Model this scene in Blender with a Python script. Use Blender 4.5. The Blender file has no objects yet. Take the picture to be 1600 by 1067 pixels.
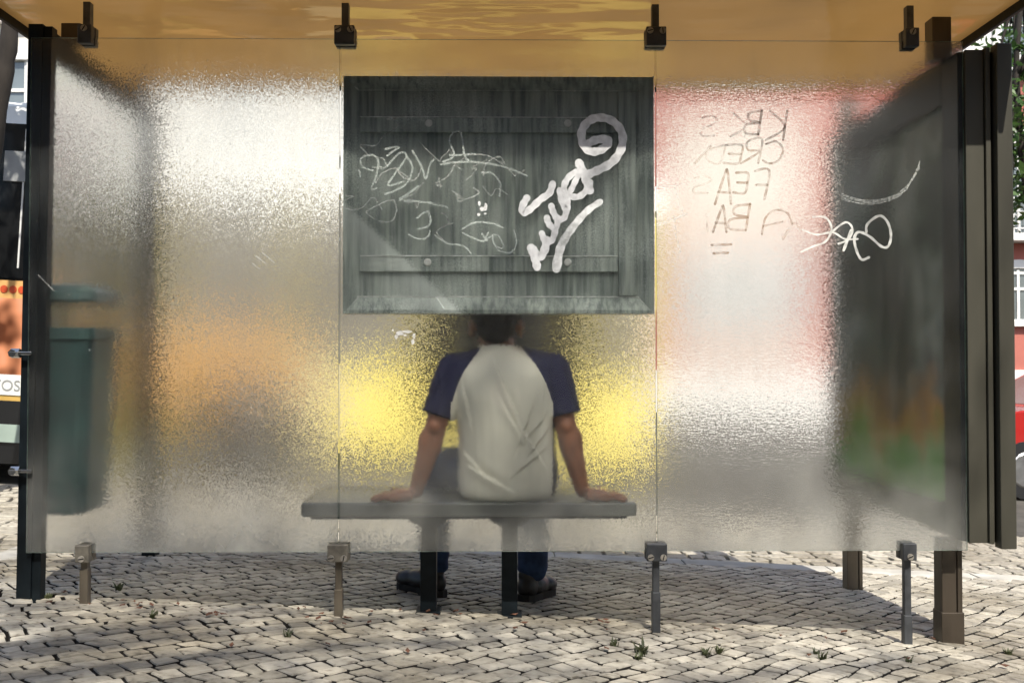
import bpy, bmesh, math, random
from mathutils import Vector, Matrix, noise as mnoise
random.seed(7)
R = random.random
U = random.uniform
sc = bpy.context.scene
C = sc.collection

# ------------------------------------------------------------------ camera
FPX = 1556.0                       # focal length in pixels of the 1600 px photograph
CAM = Vector((0.0, -3.5, 0.925))
YAW, PITCH = math.atan(20/FPX), math.atan(31.5/FPX)
cd = bpy.data.cameras.new('camera'); cam = bpy.data.objects.new('camera', cd); C.objects.link(cam)
cd.sensor_width = 36; cd.lens = 36*FPX/1600; cd.clip_end = 1000; cd.clip_start = 0.05
cam.location = CAM
cam.rotation_euler = (math.pi/2+PITCH, 0, -YAW)
cd.dof.use_dof = True; cd.dof.focus_distance = 3.55; cd.dof.aperture_fstop = 7
sc.camera = cam

# ------------------------------------------------------------------ world, sun, exposure
SUN_DIR = Vector((-0.13, 0.57, -0.82)).normalized()      # direction the light travels
w = bpy.data.worlds.new('World'); sc.world = w; w.use_nodes = True
wn = w.node_tree.nodes; wl = w.node_tree.links
sky = wn.new('ShaderNodeTexSky'); sky.sky_type = 'NISHITA'; sky.sun_disc = False
sky.sun_elevation = math.asin(-SUN_DIR.z)
sky.sun_rotation = math.atan2(-SUN_DIR.x, -SUN_DIR.y)
sky.air_density = 1.0; sky.dust_density = 2.0
bg = wn['Background']; bg.inputs['Strength'].default_value = 0.12
wl.new(sky.outputs['Color'], bg.inputs['Color'])
sd = bpy.data.lights.new('sun', 'SUN'); sd.energy = 4.2; sd.angle = math.radians(0.53); sd.color = (1, .94, .84)
so = bpy.data.objects.new('sun', sd); C.objects.link(so)
so.rotation_euler = SUN_DIR.to_track_quat('-Z', 'Y').to_euler(); so.location = (2, -10, 14)
sc.view_settings.view_transform = 'Standard'; sc.view_settings.look = 'None'
sc.view_settings.exposure = 0.75; sc.view_settings.gamma = 1
sc.view_settings.use_curve_mapping = False
sc.cycles.max_bounces = 11; sc.cycles.transmission_bounces = 8; sc.cycles.diffuse_bounces = 4
sc.cycles.glossy_bounces = 4; sc.cycles.transparent_max_bounces = 12
sc.cycles.caustics_refractive = True; sc.cycles.caustics_reflective = False
sc.cycles.sample_clamp_indirect = 2.5; sc.cycles.blur_glossy = 0.5
sc.cycles.use_denoising = True

# ------------------------------------------------------------------ measuring
_rot = cam.rotation_euler.to_matrix()
def at(px, py, y):
    """point on the vertical plane at world y that the photograph shows at pixel (px, py)"""
    d = _rot @ Vector(((px-800)/FPX, (533.5-py)/FPX, -1))
    t = (y-CAM.y)/d.y
    return CAM + d*t
def clamp(v, a, b): return max(a, min(b, v))
def gz(x, y): return -.053*clamp(x, -14, 14) - .06*clamp(y, -4, 1.95)
def rz(x, y): return gz(x, y) - .11

# ------------------------------------------------------------------ materials
def mat(name):
    m = bpy.data.materials.new(name); m.use_nodes = True
    return m, m.node_tree.nodes, m.node_tree.links, m.node_tree.nodes['Principled BSDF']
def col(c): return (c[0], c[1], c[2], 1)
def tex(N, L, kind, scale, detail=3, vec='Object', stretch=None, **kw):
    tc = N.new('ShaderNodeTexCoord'); t = N.new(kind)
    src = tc.outputs[vec]
    if stretch:
        mp = N.new('ShaderNodeMapping'); mp.inputs['Scale'].default_value = stretch
        L.new(src, mp.inputs['Vector']); src = mp.outputs['Vector']
    L.new(src, t.inputs['Vector']); t.inputs['Scale'].default_value = scale
    if 'Detail' in t.inputs: t.inputs['Detail'].default_value = detail
    for k, v in kw.items(): t.inputs[k].default_value = v
    return t
def ramp(N, L, src, stops):
    r = N.new('ShaderNodeValToRGB'); L.new(src, r.inputs['Fac'])
    e = r.color_ramp.elements
    while len(e) < len(stops): e.new(.5)
    for k, (p, c) in enumerate(stops): e[k].position = p; e[k].color = col(c) if len(c) == 3 else c
    return r
def bump(N, L, src, bsdf, strength=.3, dist=.01):
    b = N.new('ShaderNodeBump'); b.inputs['Strength'].default_value = strength; b.inputs['Distance'].default_value = dist
    L.new(src, b.inputs['Height']); L.new(b.outputs['Normal'], bsdf.inputs['Normal']); return b
def simple(name, c, rough=.5, metal=0, var=.25, scale=8, bstr=0, bscale=60, spec=.5, coat=0, stretch=None):
    m, N, L, P = mat(name)
    t = tex(N, L, 'ShaderNodeTexNoise', scale, 4, stretch=stretch)
    r = ramp(N, L, t.outputs['Fac'], [(.3, [v*(1-var) for v in c]), (.7, [min(1, v*(1+var*.6)) for v in c])])
    L.new(r.outputs['Color'], P.inputs['Base Color'])
    P.inputs['Roughness'].default_value = rough; P.inputs['Metallic'].default_value = metal
    P.inputs['Specular IOR Level'].default_value = spec; P.inputs['Coat Weight'].default_value = coat
    if bstr:
        b = tex(N, L, 'ShaderNodeTexNoise', bscale, 3, stretch=stretch); bump(N, L, b.outputs['Fac'], P, bstr, .004)
    return m
M = {}
M['dark'] = simple('dark painted steel', (.008, .012, .015), .45, 0, .4, 14, .1, 90, spec=.15)
M['post'] = simple('brown anodised post', (.075, .06, .045), .4, .3, .4, 9, .1, 60, stretch=(1, 1, .2))
M['post2'] = simple('weathered leg metal', (.17, .145, .11), .45, .5, .4, 12, .15, 80, stretch=(1, 1, .3))
M['clamp'] = simple('clamp steel dark', (.075, .08, .088), .42, .4, .3, 25, .1, 120)
M['clamp_low'] = simple('clamp steel bare', (.25, .23, .19), .45, .5, .35, 30, .15, 120)
M['screw'] = simple('screw steel', (.4, .37, .32), .4, .3, .3, 60)
M['slot'] = simple('screw slot', (.012, .012, .012), .7)
M['olive'] = simple('olive box profile', (.07, .067, .052), .42, .25, .3, 5, .06, 150, stretch=(1, 1, .15))
M['bin'] = simple('dark green bin plastic', (.06, .115, .11), .4, 0, .3, 7, .1, 60)
M['bench'] = simple('bench grey metal', (.2, .21, .2), .28, .35, .25, 6, .08, 80, stretch=(.3, 1, 1))
M['black'] = simple('black rubber', (.012, .012, .013), .6)
M['studwhite'] = simple('pale zinc stud', (.82, .83, .8), .35, 0, .15, 60)
M['chrome'] = simple('steel stud', (.6, .6, .58), .22, 1, .1)
M['white'] = simple('white paint', (.78, .77, .74), .6, 0, .08, 3)
M['unseen_housewall'] = simple('unseen house render', (.2, .17, .13), .9, 0, .2, 1.5)
M['cream'] = simple('cream render', (.62, .59, .53), .85, 0, .15, 1.5, .1, 20)
M['redwall'] = simple('red render', (.4, .13, .1), .85, 0, .2, .8, .1, 20)
M['pinkwall'] = simple('pale pink render', (.6, .45, .38), .85, 0, .12, 1.2)
M['stone'] = simple('grey stone trim', (.45, .44, .41), .8, 0, .2, 3)
M['carred'] = simple('red car paint', (.38, .018, .015), .25, 0, .05, 3, coat=.8)
M['busyellow'] = simple('bus yellow', (.84, .7, .19), .3, 0, .06, 2, coat=.4)
M['buscream'] = simple('bus cream panel', (.66, .58, .36), .4, 0, .1, 3)
M['busorange'] = simple('bus orange', (.66, .38, .14), .35, 0, .08, 2)
M['busgrey'] = simple('bus grey trim', (.3, .31, .31), .45, 0, .2, 4)
M['busgreen'] = simple('pale green skirt', (.32, .4, .35), .5, 0, .2, 4)
M['buswhite'] = simple('bus white', (.75, .75, .72), .4, 0, .1, 3)
M['gold'] = simple('gold strip', (.55, .36, .1), .4, 0, .2, 8)
M['dot'] = simple('red dots', (.5, .07, .02), .5)
M['bark'] = simple('bark', (.03, .024, .019), .9, 0, .6, 9, .9, 25, stretch=(1, 1, .35))
M['kerb'] = simple('kerb limestone', (.46, .44, .39), .8, 0, .3, 6, .3, 60)
M['skin'] = simple('tanned skin', (.25, .1, .052), .5, 0, .2, 18, .12, 160)
M['hair'] = simple('dark short hair', (.018, .014, .012), .7, 0, .4, 60, .6, 240)
M['eye'] = simple('eye', (.5, .48, .45), .2)
M['jeans'] = simple('denim', (.022, .05, .125), .85, 0, .45, 22, .4, 260)
M['shoe'] = simple('dark leather shoe', (.022, .019, .018), .4, 0, .4, 20, .2, 120)
M['sole'] = simple('shoe sole', (.022, .019, .017), .8)
M['lace'] = simple('ochre lace', (.4, .22, .05), .8)
M['deadleaf'] = simple('dead leaf', (.12, .05, .026), .8, 0, .4, 40)
M['rim'] = simple('alloy rim', (.5, .5, .5), .3, .9)

def leafmat(name, a, b):
    m, N, L, P = mat(name)
    t = tex(N, L, 'ShaderNodeTexNoise', 1.7, 3); t2 = tex(N, L, 'ShaderNodeTexNoise', 30, 1)
    mx = N.new('ShaderNodeMath'); mx.operation = 'MULTIPLY_ADD'; mx.inputs[1].default_value = .5
    L.new(t2.outputs['Fac'], mx.inputs[0]); L.new(t.outputs['Fac'], mx.inputs[2])
    r = ramp(N, L, mx.outputs[0], [(.5, a), (.95, b)])
    L.new(r.outputs['Color'], P.inputs['Base Color']); P.inputs['Roughness'].default_value = .5
    tr = N.new('ShaderNodeBsdfTranslucent'); L.new(r.outputs['Color'], tr.inputs['Color'])
    ms = N.new('ShaderNodeMixShader'); ms.inputs[0].default_value = .35
    L.new(P.outputs[0], ms.inputs[1]); L.new(tr.outputs[0], ms.inputs[2])
    L.new(ms.outputs[0], N['Material Output'].inputs['Surface'])
    return m
M['leaf'] = leafmat('leaf green', (.035, .085, .02), (.1, .19, .045))
M['weed'] = leafmat('weed green', (.05, .065, .025), (.11, .125, .055))

def frosted(name, rough, scale, bstr, film, stretch=None, ripple=0, tint=(.97, .985, .97)):
    m, N, L, P = mat(name)
    P.inputs['Base Color'].default_value = col(tint)
    P.inputs['Transmission Weight'].default_value = 1; P.inputs['IOR'].default_value = 1.34
    P.inputs['Roughness'].default_value = rough
    # acid-etched grain: every tiny facet of the surface leans its own way
    t = tex(N, L, 'ShaderNodeTexVoronoi', scale, stretch=stretch)
    va = N.new('ShaderNodeVectorMath'); va.operation = 'MULTIPLY_ADD'; va.inputs[1].default_value = (bstr,)*3; va.inputs[2].default_value = (-bstr/2,)*3
    L.new(t.outputs['Color'], va.inputs[0])
    ge = N.new('ShaderNodeNewGeometry'); vb = N.new('ShaderNodeVectorMath'); vb.operation = 'ADD'; L.new(ge.outputs['Normal'], vb.inputs[0]); L.new(va.outputs[0], vb.inputs[1])
    vn = N.new('ShaderNodeVectorMath'); vn.operation = 'NORMALIZE'; L.new(vb.outputs[0], vn.inputs[0])
    if ripple:
        tr_ = tex(N, L, 'ShaderNodeTexNoise', 120, 1, stretch=(.5, 1, 1.6)); bb = N.new('ShaderNodeBump'); bb.inputs['Strength'].default_value = ripple; bb.inputs['Distance'].default_value = .002
        L.new(tr_.outputs['Fac'], bb.inputs['Height']); L.new(vn.outputs[0], bb.inputs['Normal']); L.new(bb.outputs['Normal'], P.inputs['Normal'])
    else: L.new(vn.outputs[0], P.inputs['Normal'])
    # dust film: smudges, dry streaks and specks lying on the pane
    d1 = tex(N, L, 'ShaderNodeTexNoise', 3.1, 6); d2 = tex(N, L, 'ShaderNodeTexNoise', 9, 4, stretch=(3, 1, .35))
    d3 = tex(N, L, 'ShaderNodeTexVoronoi', 16)
    r1 = ramp(N, L, d1.outputs['Fac'], [(.38, (.12,)*3), (.7, (1,)*3)])
    r2 = ramp(N, L, d2.outputs['Fac'], [(.4, (.35,)*3), (.7, (1.0,)*3)])
    r3 = ramp(N, L, d3.outputs['Distance'], [(.02, (1,)*3), (.035, (0,)*3)])
    mu = N.new('ShaderNodeMath'); mu.operation = 'MULTIPLY'; L.new(r1.outputs[0], mu.inputs[0]); L.new(r2.outputs[0], mu.inputs[1])
    mf = N.new('ShaderNodeMath'); mf.operation = 'MULTIPLY_ADD'; L.new(r3.outputs[0], mf.inputs[0]); mf.inputs[1].default_value = .5
    sm = N.new('ShaderNodeMath'); sm.operation = 'MULTIPLY'; sm.inputs[1].default_value = film; L.new(mu.outputs[0], sm.inputs[0])
    tcz = N.new('ShaderNodeTexCoord'); spz = N.new('ShaderNodeSeparateXYZ'); L.new(tcz.outputs['Object'], spz.inputs[0])
    rg = ramp(N, L, spz.outputs['Z'], [(.26, (.5,)*3), (.42, (.3,)*3), (.7, (.0,)*3)])
    sg = N.new('ShaderNodeMath'); sg.operation = 'MULTIPLY_ADD'; L.new(rg.outputs[0], sg.inputs[0]); L.new(r1.outputs[0], sg.inputs[1]); L.new(sm.outputs[0], sg.inputs[2])
    L.new(sg.outputs[0], mf.inputs[2])
    df = N.new('ShaderNodeBsdfDiffuse'); df.inputs['Color'].default_value = (.62, .62, .58, 1)
    tl = N.new('ShaderNodeBsdfTranslucent'); tl.inputs['Color'].default_value = (.8, .8, .76, 1)
    m1 = N.new('ShaderNodeMixShader'); m1.inputs[0].default_value = .45
    L.new(df.outputs[0], m1.inputs[1]); L.new(tl.outputs[0], m1.inputs[2])
    ms = N.new('ShaderNodeMixShader'); L.new(mf.outputs[0], ms.inputs[0]); L.new(P.outputs[0], ms.inputs[1]); L.new(m1.outputs[0], ms.inputs[2])
    L.new(ms.outputs[0], N['Material Output'].inputs['Surface'])
    return m
M['frost'] = frosted('frosted glass', .235, 300, .17, .09)
M['frost_case'] = frosted('frosted glass centre', .195, 300, .145, .05)
M['hammer'] = frosted('hammered glass', .19, 300, .08, .06, ripple=.2)
def clear(name, tint, rough=0.02):
    m, N, L, P = mat(name); P.inputs['Base Color'].default_value = col(tint); P.inputs['Transmission Weight'].default_value = 1
    P.inputs['Roughness'].default_value = rough; P.inputs['IOR'].default_value = 1.45; return m
M['edge'] = simple('green glass edge', (.25, .36, .31), .25, 0, .4, 40)
M['clear'] = clear('clear glass', (.95, .98, .96))
def darkglass(name, c, rough=.06):
    m, N, L, P = mat(name)
    t = tex(N, L, 'ShaderNodeTexNoise', .9, 2); r = ramp(N, L, t.outputs['Fac'], [(.35, [v*.6 for v in c]), (.65, c)])
    L.new(r.outputs[0], P.inputs['Base Color']); P.inputs['Roughness'].default_value = rough; P.inputs['Specular IOR Level'].default_value = .8
    P.inputs['Coat Weight'].default_value = .5; return m
M['pane'] = darkglass('window pane', (.16, .19, .2))
M['buswin'] = darkglass('bus window', (.26, .245, .215))
M['busblack'] = darkglass('bus black glazing', (.012, .013, .014))

def m_roof():
    m, N, L, P = mat('ochre fibreglass roof')
    t = tex(N, L, 'ShaderNodeTexNoise', 1.6, 3); r = ramp(N, L, t.outputs['Fac'], [(.3, (.42, .3, .155)), (.7, (.55, .41, .22))])
    L.new(r.outputs[0], P.inputs['Base Color']); P.inputs['Roughness'].default_value = .07; P.inputs['Specular IOR Level'].default_value = .9
    b = tex(N, L, 'ShaderNodeTexNoise', 2.2, 2, stretch=(1, 2.2, 1)); bn = bump(N, L, b.outputs['Fac'], P, .22, .06)
    tr = N.new('ShaderNodeBsdfTranslucent'); tr.inputs['Color'].default_value = (.68, .51, .285, 1)
    ms = N.new('ShaderNodeMixShader'); ms.inputs[0].default_value = .5
    L.new(P.outputs[0], ms.inputs[1]); L.new(tr.outputs[0], ms.inputs[2]); L.new(ms.outputs[0], N['Material Output'].inputs['Surface'])
    return m
M['roof'] = m_roof()
def m_case():
    m, N, L, P = mat('dirty green grey metal')
    a = tex(N, L, 'ShaderNodeTexNoise', 60, 3, stretch=(1, 1, .06)); b = tex(N, L, 'ShaderNodeTexNoise', 4, 5)
    c = tex(N, L, 'ShaderNodeTexNoise', 220, 2); e = tex(N, L, 'ShaderNodeTexVoronoi', 42)
    ra = ramp(N, L, a.outputs['Fac'], [(.33, (.15, .185, .175)), (.64, (.42, .47, .43))])
    rb = ramp(N, L, b.outputs['Fac'], [(.42, (0,)*3), (.72, (.9,)*3)])
    rc = ramp(N, L, c.outputs['Fac'], [(.45, (.2,)*3), (.62, (1,)*3)])
    mu = N.new('ShaderNodeMath'); mu.operation = 'MULTIPLY'; L.new(rb.outputs[0], mu.inputs[0]); L.new(rc.outputs[0], mu.inputs[1])
    re = ramp(N, L, e.outputs['Distance'], [(.04, (1,)*3), (.07, (0,)*3)])
    mm = N.new('ShaderNodeMath'); mm.operation = 'MAXIMUM'; L.new(mu.outputs[0], mm.inputs[0]); L.new(re.outputs[0], mm.inputs[1])
    mx = N.new('ShaderNodeMix'); mx.data_type = 'RGBA'; L.new(mm.outputs[0], mx.inputs['Factor']); L.new(ra.outputs[0], mx.inputs['A'])
    mx.inputs['B'].default_value = (.75, .82, .78, 1)
    # diagonal sun patch painted pale into the case colour, lower left
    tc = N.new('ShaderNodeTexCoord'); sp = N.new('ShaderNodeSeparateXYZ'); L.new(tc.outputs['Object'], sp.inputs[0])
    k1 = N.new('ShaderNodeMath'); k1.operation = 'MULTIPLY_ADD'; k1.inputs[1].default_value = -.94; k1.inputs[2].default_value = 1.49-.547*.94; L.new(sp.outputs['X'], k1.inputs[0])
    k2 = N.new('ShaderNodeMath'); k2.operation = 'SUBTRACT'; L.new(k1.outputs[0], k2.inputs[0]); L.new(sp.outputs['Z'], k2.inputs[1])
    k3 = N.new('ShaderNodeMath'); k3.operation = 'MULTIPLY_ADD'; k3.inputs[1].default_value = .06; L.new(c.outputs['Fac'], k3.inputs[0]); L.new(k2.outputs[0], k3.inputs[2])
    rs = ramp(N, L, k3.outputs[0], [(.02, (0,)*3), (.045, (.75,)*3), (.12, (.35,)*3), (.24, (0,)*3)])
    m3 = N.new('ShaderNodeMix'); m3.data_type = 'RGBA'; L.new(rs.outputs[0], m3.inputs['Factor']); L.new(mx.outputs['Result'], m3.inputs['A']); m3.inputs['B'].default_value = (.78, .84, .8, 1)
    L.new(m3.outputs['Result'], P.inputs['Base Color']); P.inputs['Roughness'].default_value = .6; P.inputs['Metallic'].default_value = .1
    return m
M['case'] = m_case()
M['case_highlight'] = simple('painted edge highlight', (.8, .86, .8), .5, 0, .4, 40)  # pale colour standing in for highlights on the case's bevels and rails
def m_cobble():
    m, N, L, P = mat('limestone cobble')
    at_ = N.new('ShaderNodeAttribute'); at_.attribute_name = 'tone'
    t = tex(N, L, 'ShaderNodeTexNoise', 34, 5); t2 = tex(N, L, 'ShaderNodeTexNoise', 1.3, 3)
    r = ramp(N, L, t.outputs['Fac'], [(.28, (.19, .17, .14)), (.43, (.44, .415, .36)), (.75, (.58, .555, .49))])
    rt = ramp(N, L, at_.outputs['Fac'], [(0, (.62, .61, .58)), (1, (1.12, 1.1, 1.05))])
    mx = N.new('ShaderNodeMix'); mx.data_type = 'RGBA'; mx.blend_type = 'MULTIPLY'; mx.inputs['Factor'].default_value = 1
    L.new(r.outputs[0], mx.inputs['A']); L.new(rt.outputs[0], mx.inputs['B'])
    r2 = ramp(N, L, t2.outputs['Fac'], [(.35, (.6, .57, .52)), (.6, (1, 1, 1))])
    m2 = N.new('ShaderNodeMix'); m2.data_type = 'RGBA'; m2.blend_type = 'MULTIPLY'; m2.inputs['Factor'].default_value = 1
    L.new(mx.outputs['Result'], m2.inputs['A']); L.new(r2.outputs[0], m2.inputs['B'])
    L.new(m2.outputs['Result'], P.inputs['Base Color']); P.inputs['Roughness'].default_value = .55; P.inputs['Specular IOR Level'].default_value = .4
    b = tex(N, L, 'ShaderNodeTexNoise', 75, 4); bump(N, L, b.outputs['Fac'], P, .5, .006)
    return m
M['cobble'] = m_cobble()
M['dirt'] = simple('dark joint dirt', (.016, .013, .01), .95, 0, .6, 30, .6, 120)
M['asphalt'] = simple('road dirt', (.07, .065, .055), .9, 0, .4, 6, .4, 60)
def m_shirt():
    m, N, L, P = mat('raglan shirt cloth')
    a = N.new('ShaderNodeAttribute'); a.attribute_name = 'navy'
    r = ramp(N, L, a.outputs['Fac'], [(.48, (.8, .78, .68)), (.52, (.025, .027, .065))])
    L.new(r.outputs[0], P.inputs['Base Color']); P.inputs['Roughness'].default_value = .9; P.inputs['Specular IOR Level'].default_value = .2
    t = tex(N, L, 'ShaderNodeTexNoise', 300, 2); bump(N, L, t.outputs['Fac'], P, .15, .002)
    return m
M['shirt'] = m_shirt()
def m_poster():
    m, N, L, P = mat('poster print')
    a = tex(N, L, 'ShaderNodeTexNoise', 2.6, 2); tc = N.new('ShaderNodeTexCoord'); sp = N.new('ShaderNodeSeparateXYZ'); L.new(tc.outputs['Object'], sp.inputs[0])
    r = ramp(N, L, a.outputs['Fac'], [(.3, (.008, .012, .013)), (.46, (.04, .065, .055)), (.58, (.2, .25, .24)), (.7, (.03, .025, .05))])
    an = tex(N, L, 'ShaderNodeTexNoise', 4.5, 2); zz = N.new('ShaderNodeMath'); zz.operation = 'MULTIPLY_ADD'; zz.inputs[1].default_value = .9; L.new(an.outputs['Fac'], zz.inputs[0])
    zo = N.new('ShaderNodeMath'); zo.operation = 'SUBTRACT'; zo.inputs[1].default_value = .52; L.new(sp.outputs['Z'], zo.inputs[0]); L.new(zo.outputs[0], zz.inputs[2])
    zr = ramp(N, L, zz.outputs[0], [(.44, (.09, .3, .05)), (.62, (.42, .2, .03)), (.8, (.03, .04, .04))])
    fz = ramp(N, L, zz.outputs[0], [(.6, (.9,)*3), (.95, (0,)*3)])
    mx = N.new('ShaderNodeMix'); mx.data_type = 'RGBA'; L.new(fz.outputs[0], mx.inputs['Factor']); L.new(r.outputs[0], mx.inputs['A']); L.new(zr.outputs[0], mx.inputs['B'])
    L.new(mx.outputs['Result'], P.inputs['Base Color']); P.inputs['Roughness'].default_value = .5; P.inputs['Specular IOR Level'].default_value = .2
    return m
M['poster'] = m_poster()
def m_ad():
    m, N, L, P = mat('bus advert print')
    a = tex(N, L, 'ShaderNodeTexNoise', 2.3, 2)
    r = ramp(N, L, a.outputs['Fac'], [(.38, (.02, .012, .01)), (.48, (.1, .03, .012)), (.56, (.6, .24, .12)), (.68, (.75, .5, .35))])
    L.new(r.outputs[0], P.inputs['Base Color']); P.inputs['Roughness'].default_value = .3; return m
M['ad'] = m_ad()
def paint(name, c, alpha, patch=40):
    """marker or scratch on glass; the worn film lets the pane show through between its specks"""
    m, N, L, P = mat(name); P.inputs['Base Color'].default_value = col(c); P.inputs['Roughness'].default_value = .6
    t = tex(N, L, 'ShaderNodeTexNoise', patch, 4)
    r = ramp(N, L, t.outputs['Fac'], [(.3, (clamp(alpha-.3, 0, 1),)*3), (.65, (clamp(alpha+.2, 0, 1),)*3)])
    tr = N.new('ShaderNodeBsdfTransparent'); ms = N.new('ShaderNodeMixShader'); L.new(r.outputs[0], ms.inputs[0])
    L.new(tr.outputs[0], ms.inputs[1]); L.new(P.outputs[0], ms.inputs[2]); L.new(ms.outputs[0], N['Material Output'].inputs['Surface'])
    return m
M['tagwhite'] = paint('white marker', (.86, .87, .88), .97)
M['tagfade'] = paint('fading white marker', (.8, .82, .82), .75)
M['tagthin'] = paint('thin white marker', (.75, .76, .72), .75)
M['scratch'] = paint('scratched glass', (.62, .68, .64), .42, 160)
M['scratch2'] = paint('faint scratch', (.7, .72, .68), .25, 120)
M['tagbrown'] = paint('brown marker', (.32, .21, .13), .5)
M['tagpale'] = paint('pale brown marker', (.45, .35, .26), .22)
M['sticker'] = paint('sticker remnant', (.85, .85, .85), .85, 120)

# ------------------------------------------------------------------ mesh helpers
class MB:
    def __init__(s): s.v = []; s.f = []; s.mi = []
    def face(s, pts, mi=0):
        n = len(s.v); s.v += [tuple(p) for p in pts]; s.f.append(tuple(range(n, n+len(pts)))); s.mi.append(mi)
    def add(s, vs, fs, mi=0):
        n = len(s.v); s.v += [tuple(p) for p in vs]; s.f += [tuple(i+n for i in f) for f in fs]; s.mi += [mi]*len(fs)
    def box(s, a, b, mi=0, bev=0):
        a = Vector(a); b = Vector(b)
        lo = Vector((min(a.x, b.x), min(a.y, b.y), min(a.z, b.z))); hi = Vector((max(a.x, b.x), max(a.y, b.y), max(a.z, b.z)))
        bm = bmesh.new(); bmesh.ops.create_cube(bm, size=1)
        for v in bm.verts: v.co = Vector((lo[i]+(v.co[i]+.5)*(hi[i]-lo[i]) for i in range(3)))
        if bev: bmesh.ops.bevel(bm, geom=bm.edges[:], offset=bev, segments=2, affect='EDGES', profile=.5)
        s.bm(bm, mi)
    def bm(s, bm, mi=0):
        bm.verts.index_update(); s.add([v.co.copy() for v in bm.verts], [[v.index for v in f.verts] for f in bm.faces], mi); bm.free()
    def tube(s, pts, rad, seg=10, mi=0, cap=True, flat=None):
        pts = [Vector(p) for p in pts]; n = len(pts)
        rr = rad if isinstance(rad, (list, tuple)) else [rad]*n
        rings = []
        up = None
        for i, p in enumerate(pts):
            t = (pts[min(i+1, n-1)]-pts[max(i-1, 0)])
            t = t.normalized() if t.length > 1e-9 else Vector((0, 0, 1))
            if up is None: up = t.orthogonal().normalized()
            a = (up-t*up.dot(t)); a = a.normalized() if a.length > 1e-6 else t.orthogonal().normalized(); up = a
            b = t.cross(a)
            rings.append([p+(a*math.cos(2*math.pi*k/seg)+b*math.sin(2*math.pi*k/seg))*rr[i] for k in range(seg)])
        vs = [q for r in rings for q in r]; fs = []
        for i in range(n-1):
            for k in range(seg): fs.append((i*seg+k, i*seg+(k+1) % seg, (i+1)*seg+(k+1) % seg, (i+1)*seg+k))
        if cap: fs.append(tuple(range(seg-1, -1, -1))); fs.append(tuple((n-1)*seg+k for k in range(seg)))
        s.add(vs, fs, mi)
    def sphere(s, c, r, mi=0, seg=14, rings=9, rot=None):
        bm = bmesh.new(); bmesh.ops.create_uvsphere(bm, u_segments=seg, v_segments=rings, radius=1)
        r = Vector(r) if not isinstance(r, (int, float)) else Vector((r, r, r))
        for v in bm.verts:
            q = Vector((v.co.x*r.x, v.co.y*r.y, v.co.z*r.z)); v.co = Vector(c)+(rot @ q if rot else q)
        s.bm(bm, mi)
    def prism(s, poly, axis, a, b, mi=0):
        """poly in the two other axes, extruded along axis from a to b"""
        def P(u, v, t): return {'x': (t, u, v), 'y': (u, t, v), 'z': (u, v, t)}[axis]
        n = len(poly); vs = [P(u, v, a) for u, v in poly]+[P(u, v, b) for u, v in poly]
        fs = [tuple(range(n)), tuple(range(2*n-1, n-1, -1))]+[(i, i+n, (i+1) % n+n, (i+1) % n) for i in range(n)]
        s.add(vs, fs, mi)
    def build(s, name, mats, parent=None, smooth=False, loc=None):
        me = bpy.data.meshes.new(name); me.from_pydata(s.v, [], s.f)
        bm = bmesh.new(); bm.from_mesh(me); bmesh.ops.recalc_face_normals(bm, faces=bm.faces); bm.to_mesh(me); bm.free()
        ms = mats if isinstance(mats, (list, tuple)) else [mats]
        for m in ms: me.materials.append(M[m] if isinstance(m, str) else m)
        for p, k in zip(me.polygons, s.mi): p.material_index = k
        if smooth:
            for p in me.polygons: p.use_smooth = True
        o = bpy.data.objects.new(name, me); C.objects.link(o)
        if parent: o.parent = parent
        return o
def empty(name, loc=(0, 0, 0)):
    o = bpy.data.objects.new(name, None); C.objects.link(o); o.empty_display_size = .1; o.location = loc
    o['_l'] = 0; del o['_l']; return o
def tag(o, label=None, cat=None, group=None, kind=None):
    if label: o['label'] = label
    if cat: o['category'] = cat
    if group: o['group'] = group
    if kind: o['kind'] = kind
    return o
def boxpart(name, a, b, m, parent, bev=0):
    q = MB(); q.box(a, b, 0, bev); return q.build(name, m, parent)

# ================================================================== GROUND
def sheet(name, xs, ys, zf, m):
    q = MB(); vs = [(x, y, zf(x, y)) for y in ys for x in xs]; nx = len(xs)
    q.add(vs, [(j*nx+i, j*nx+i+1, (j+1)*nx+i+1, (j+1)*nx+i) for j in range(len(ys)-1) for i in range(nx-1)])
    return q.build(name, m)
def frange(a, b, n): return [a+(b-a)*i/n for i in range(n+1)]
road = tag(sheet('road', [-250, -60]+frange(-14, 14, 28)+[60, 250], [-30, -8, -4, -2, 0, 1.95, 4, 8, 14, 26, 60, 250], lambda x, y: rz(x, y)-.03, 'asphalt'), kind='structure')

# kerb path: along the street, bending back towards the footway at its left end
KX = -1.72
def kerb_path():
    pts = [Vector((9-.1*i, 1.84)) for i in range(int((9-KX)/.1)+1)]
    for k in range(1, 15):
        a = math.radians(90*k/14); pts.append(Vector((KX-.42*math.sin(a), 1.42+.42*math.cos(a))))
    for i in range(1, 60): pts.append(Vector((KX-.42, 1.42-.1*i)))
    return pts
KP = kerb_path()
def inside_walk(x, y): # true on the footway
    if y > 1.84: return False
    if x > KX: return True
    if y < 1.42: return x > KX-.42
    return (x-KX)**2+(y-1.42)**2 < .42**2
pave = sheet('pavement', frange(KX-.42, 9, 22), [-4, -2, -1, 0, .8, 1.42, 1.84], lambda x, y: gz(x, y)-.027, 'dirt')
# trim the dirt sheet at the rounded corner
for v in pave.data.vertices:
    if v.co.y > 1.5 and v.co.x < KX-.2: v.co.x += .15
tag(pave, kind='structure')

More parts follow.
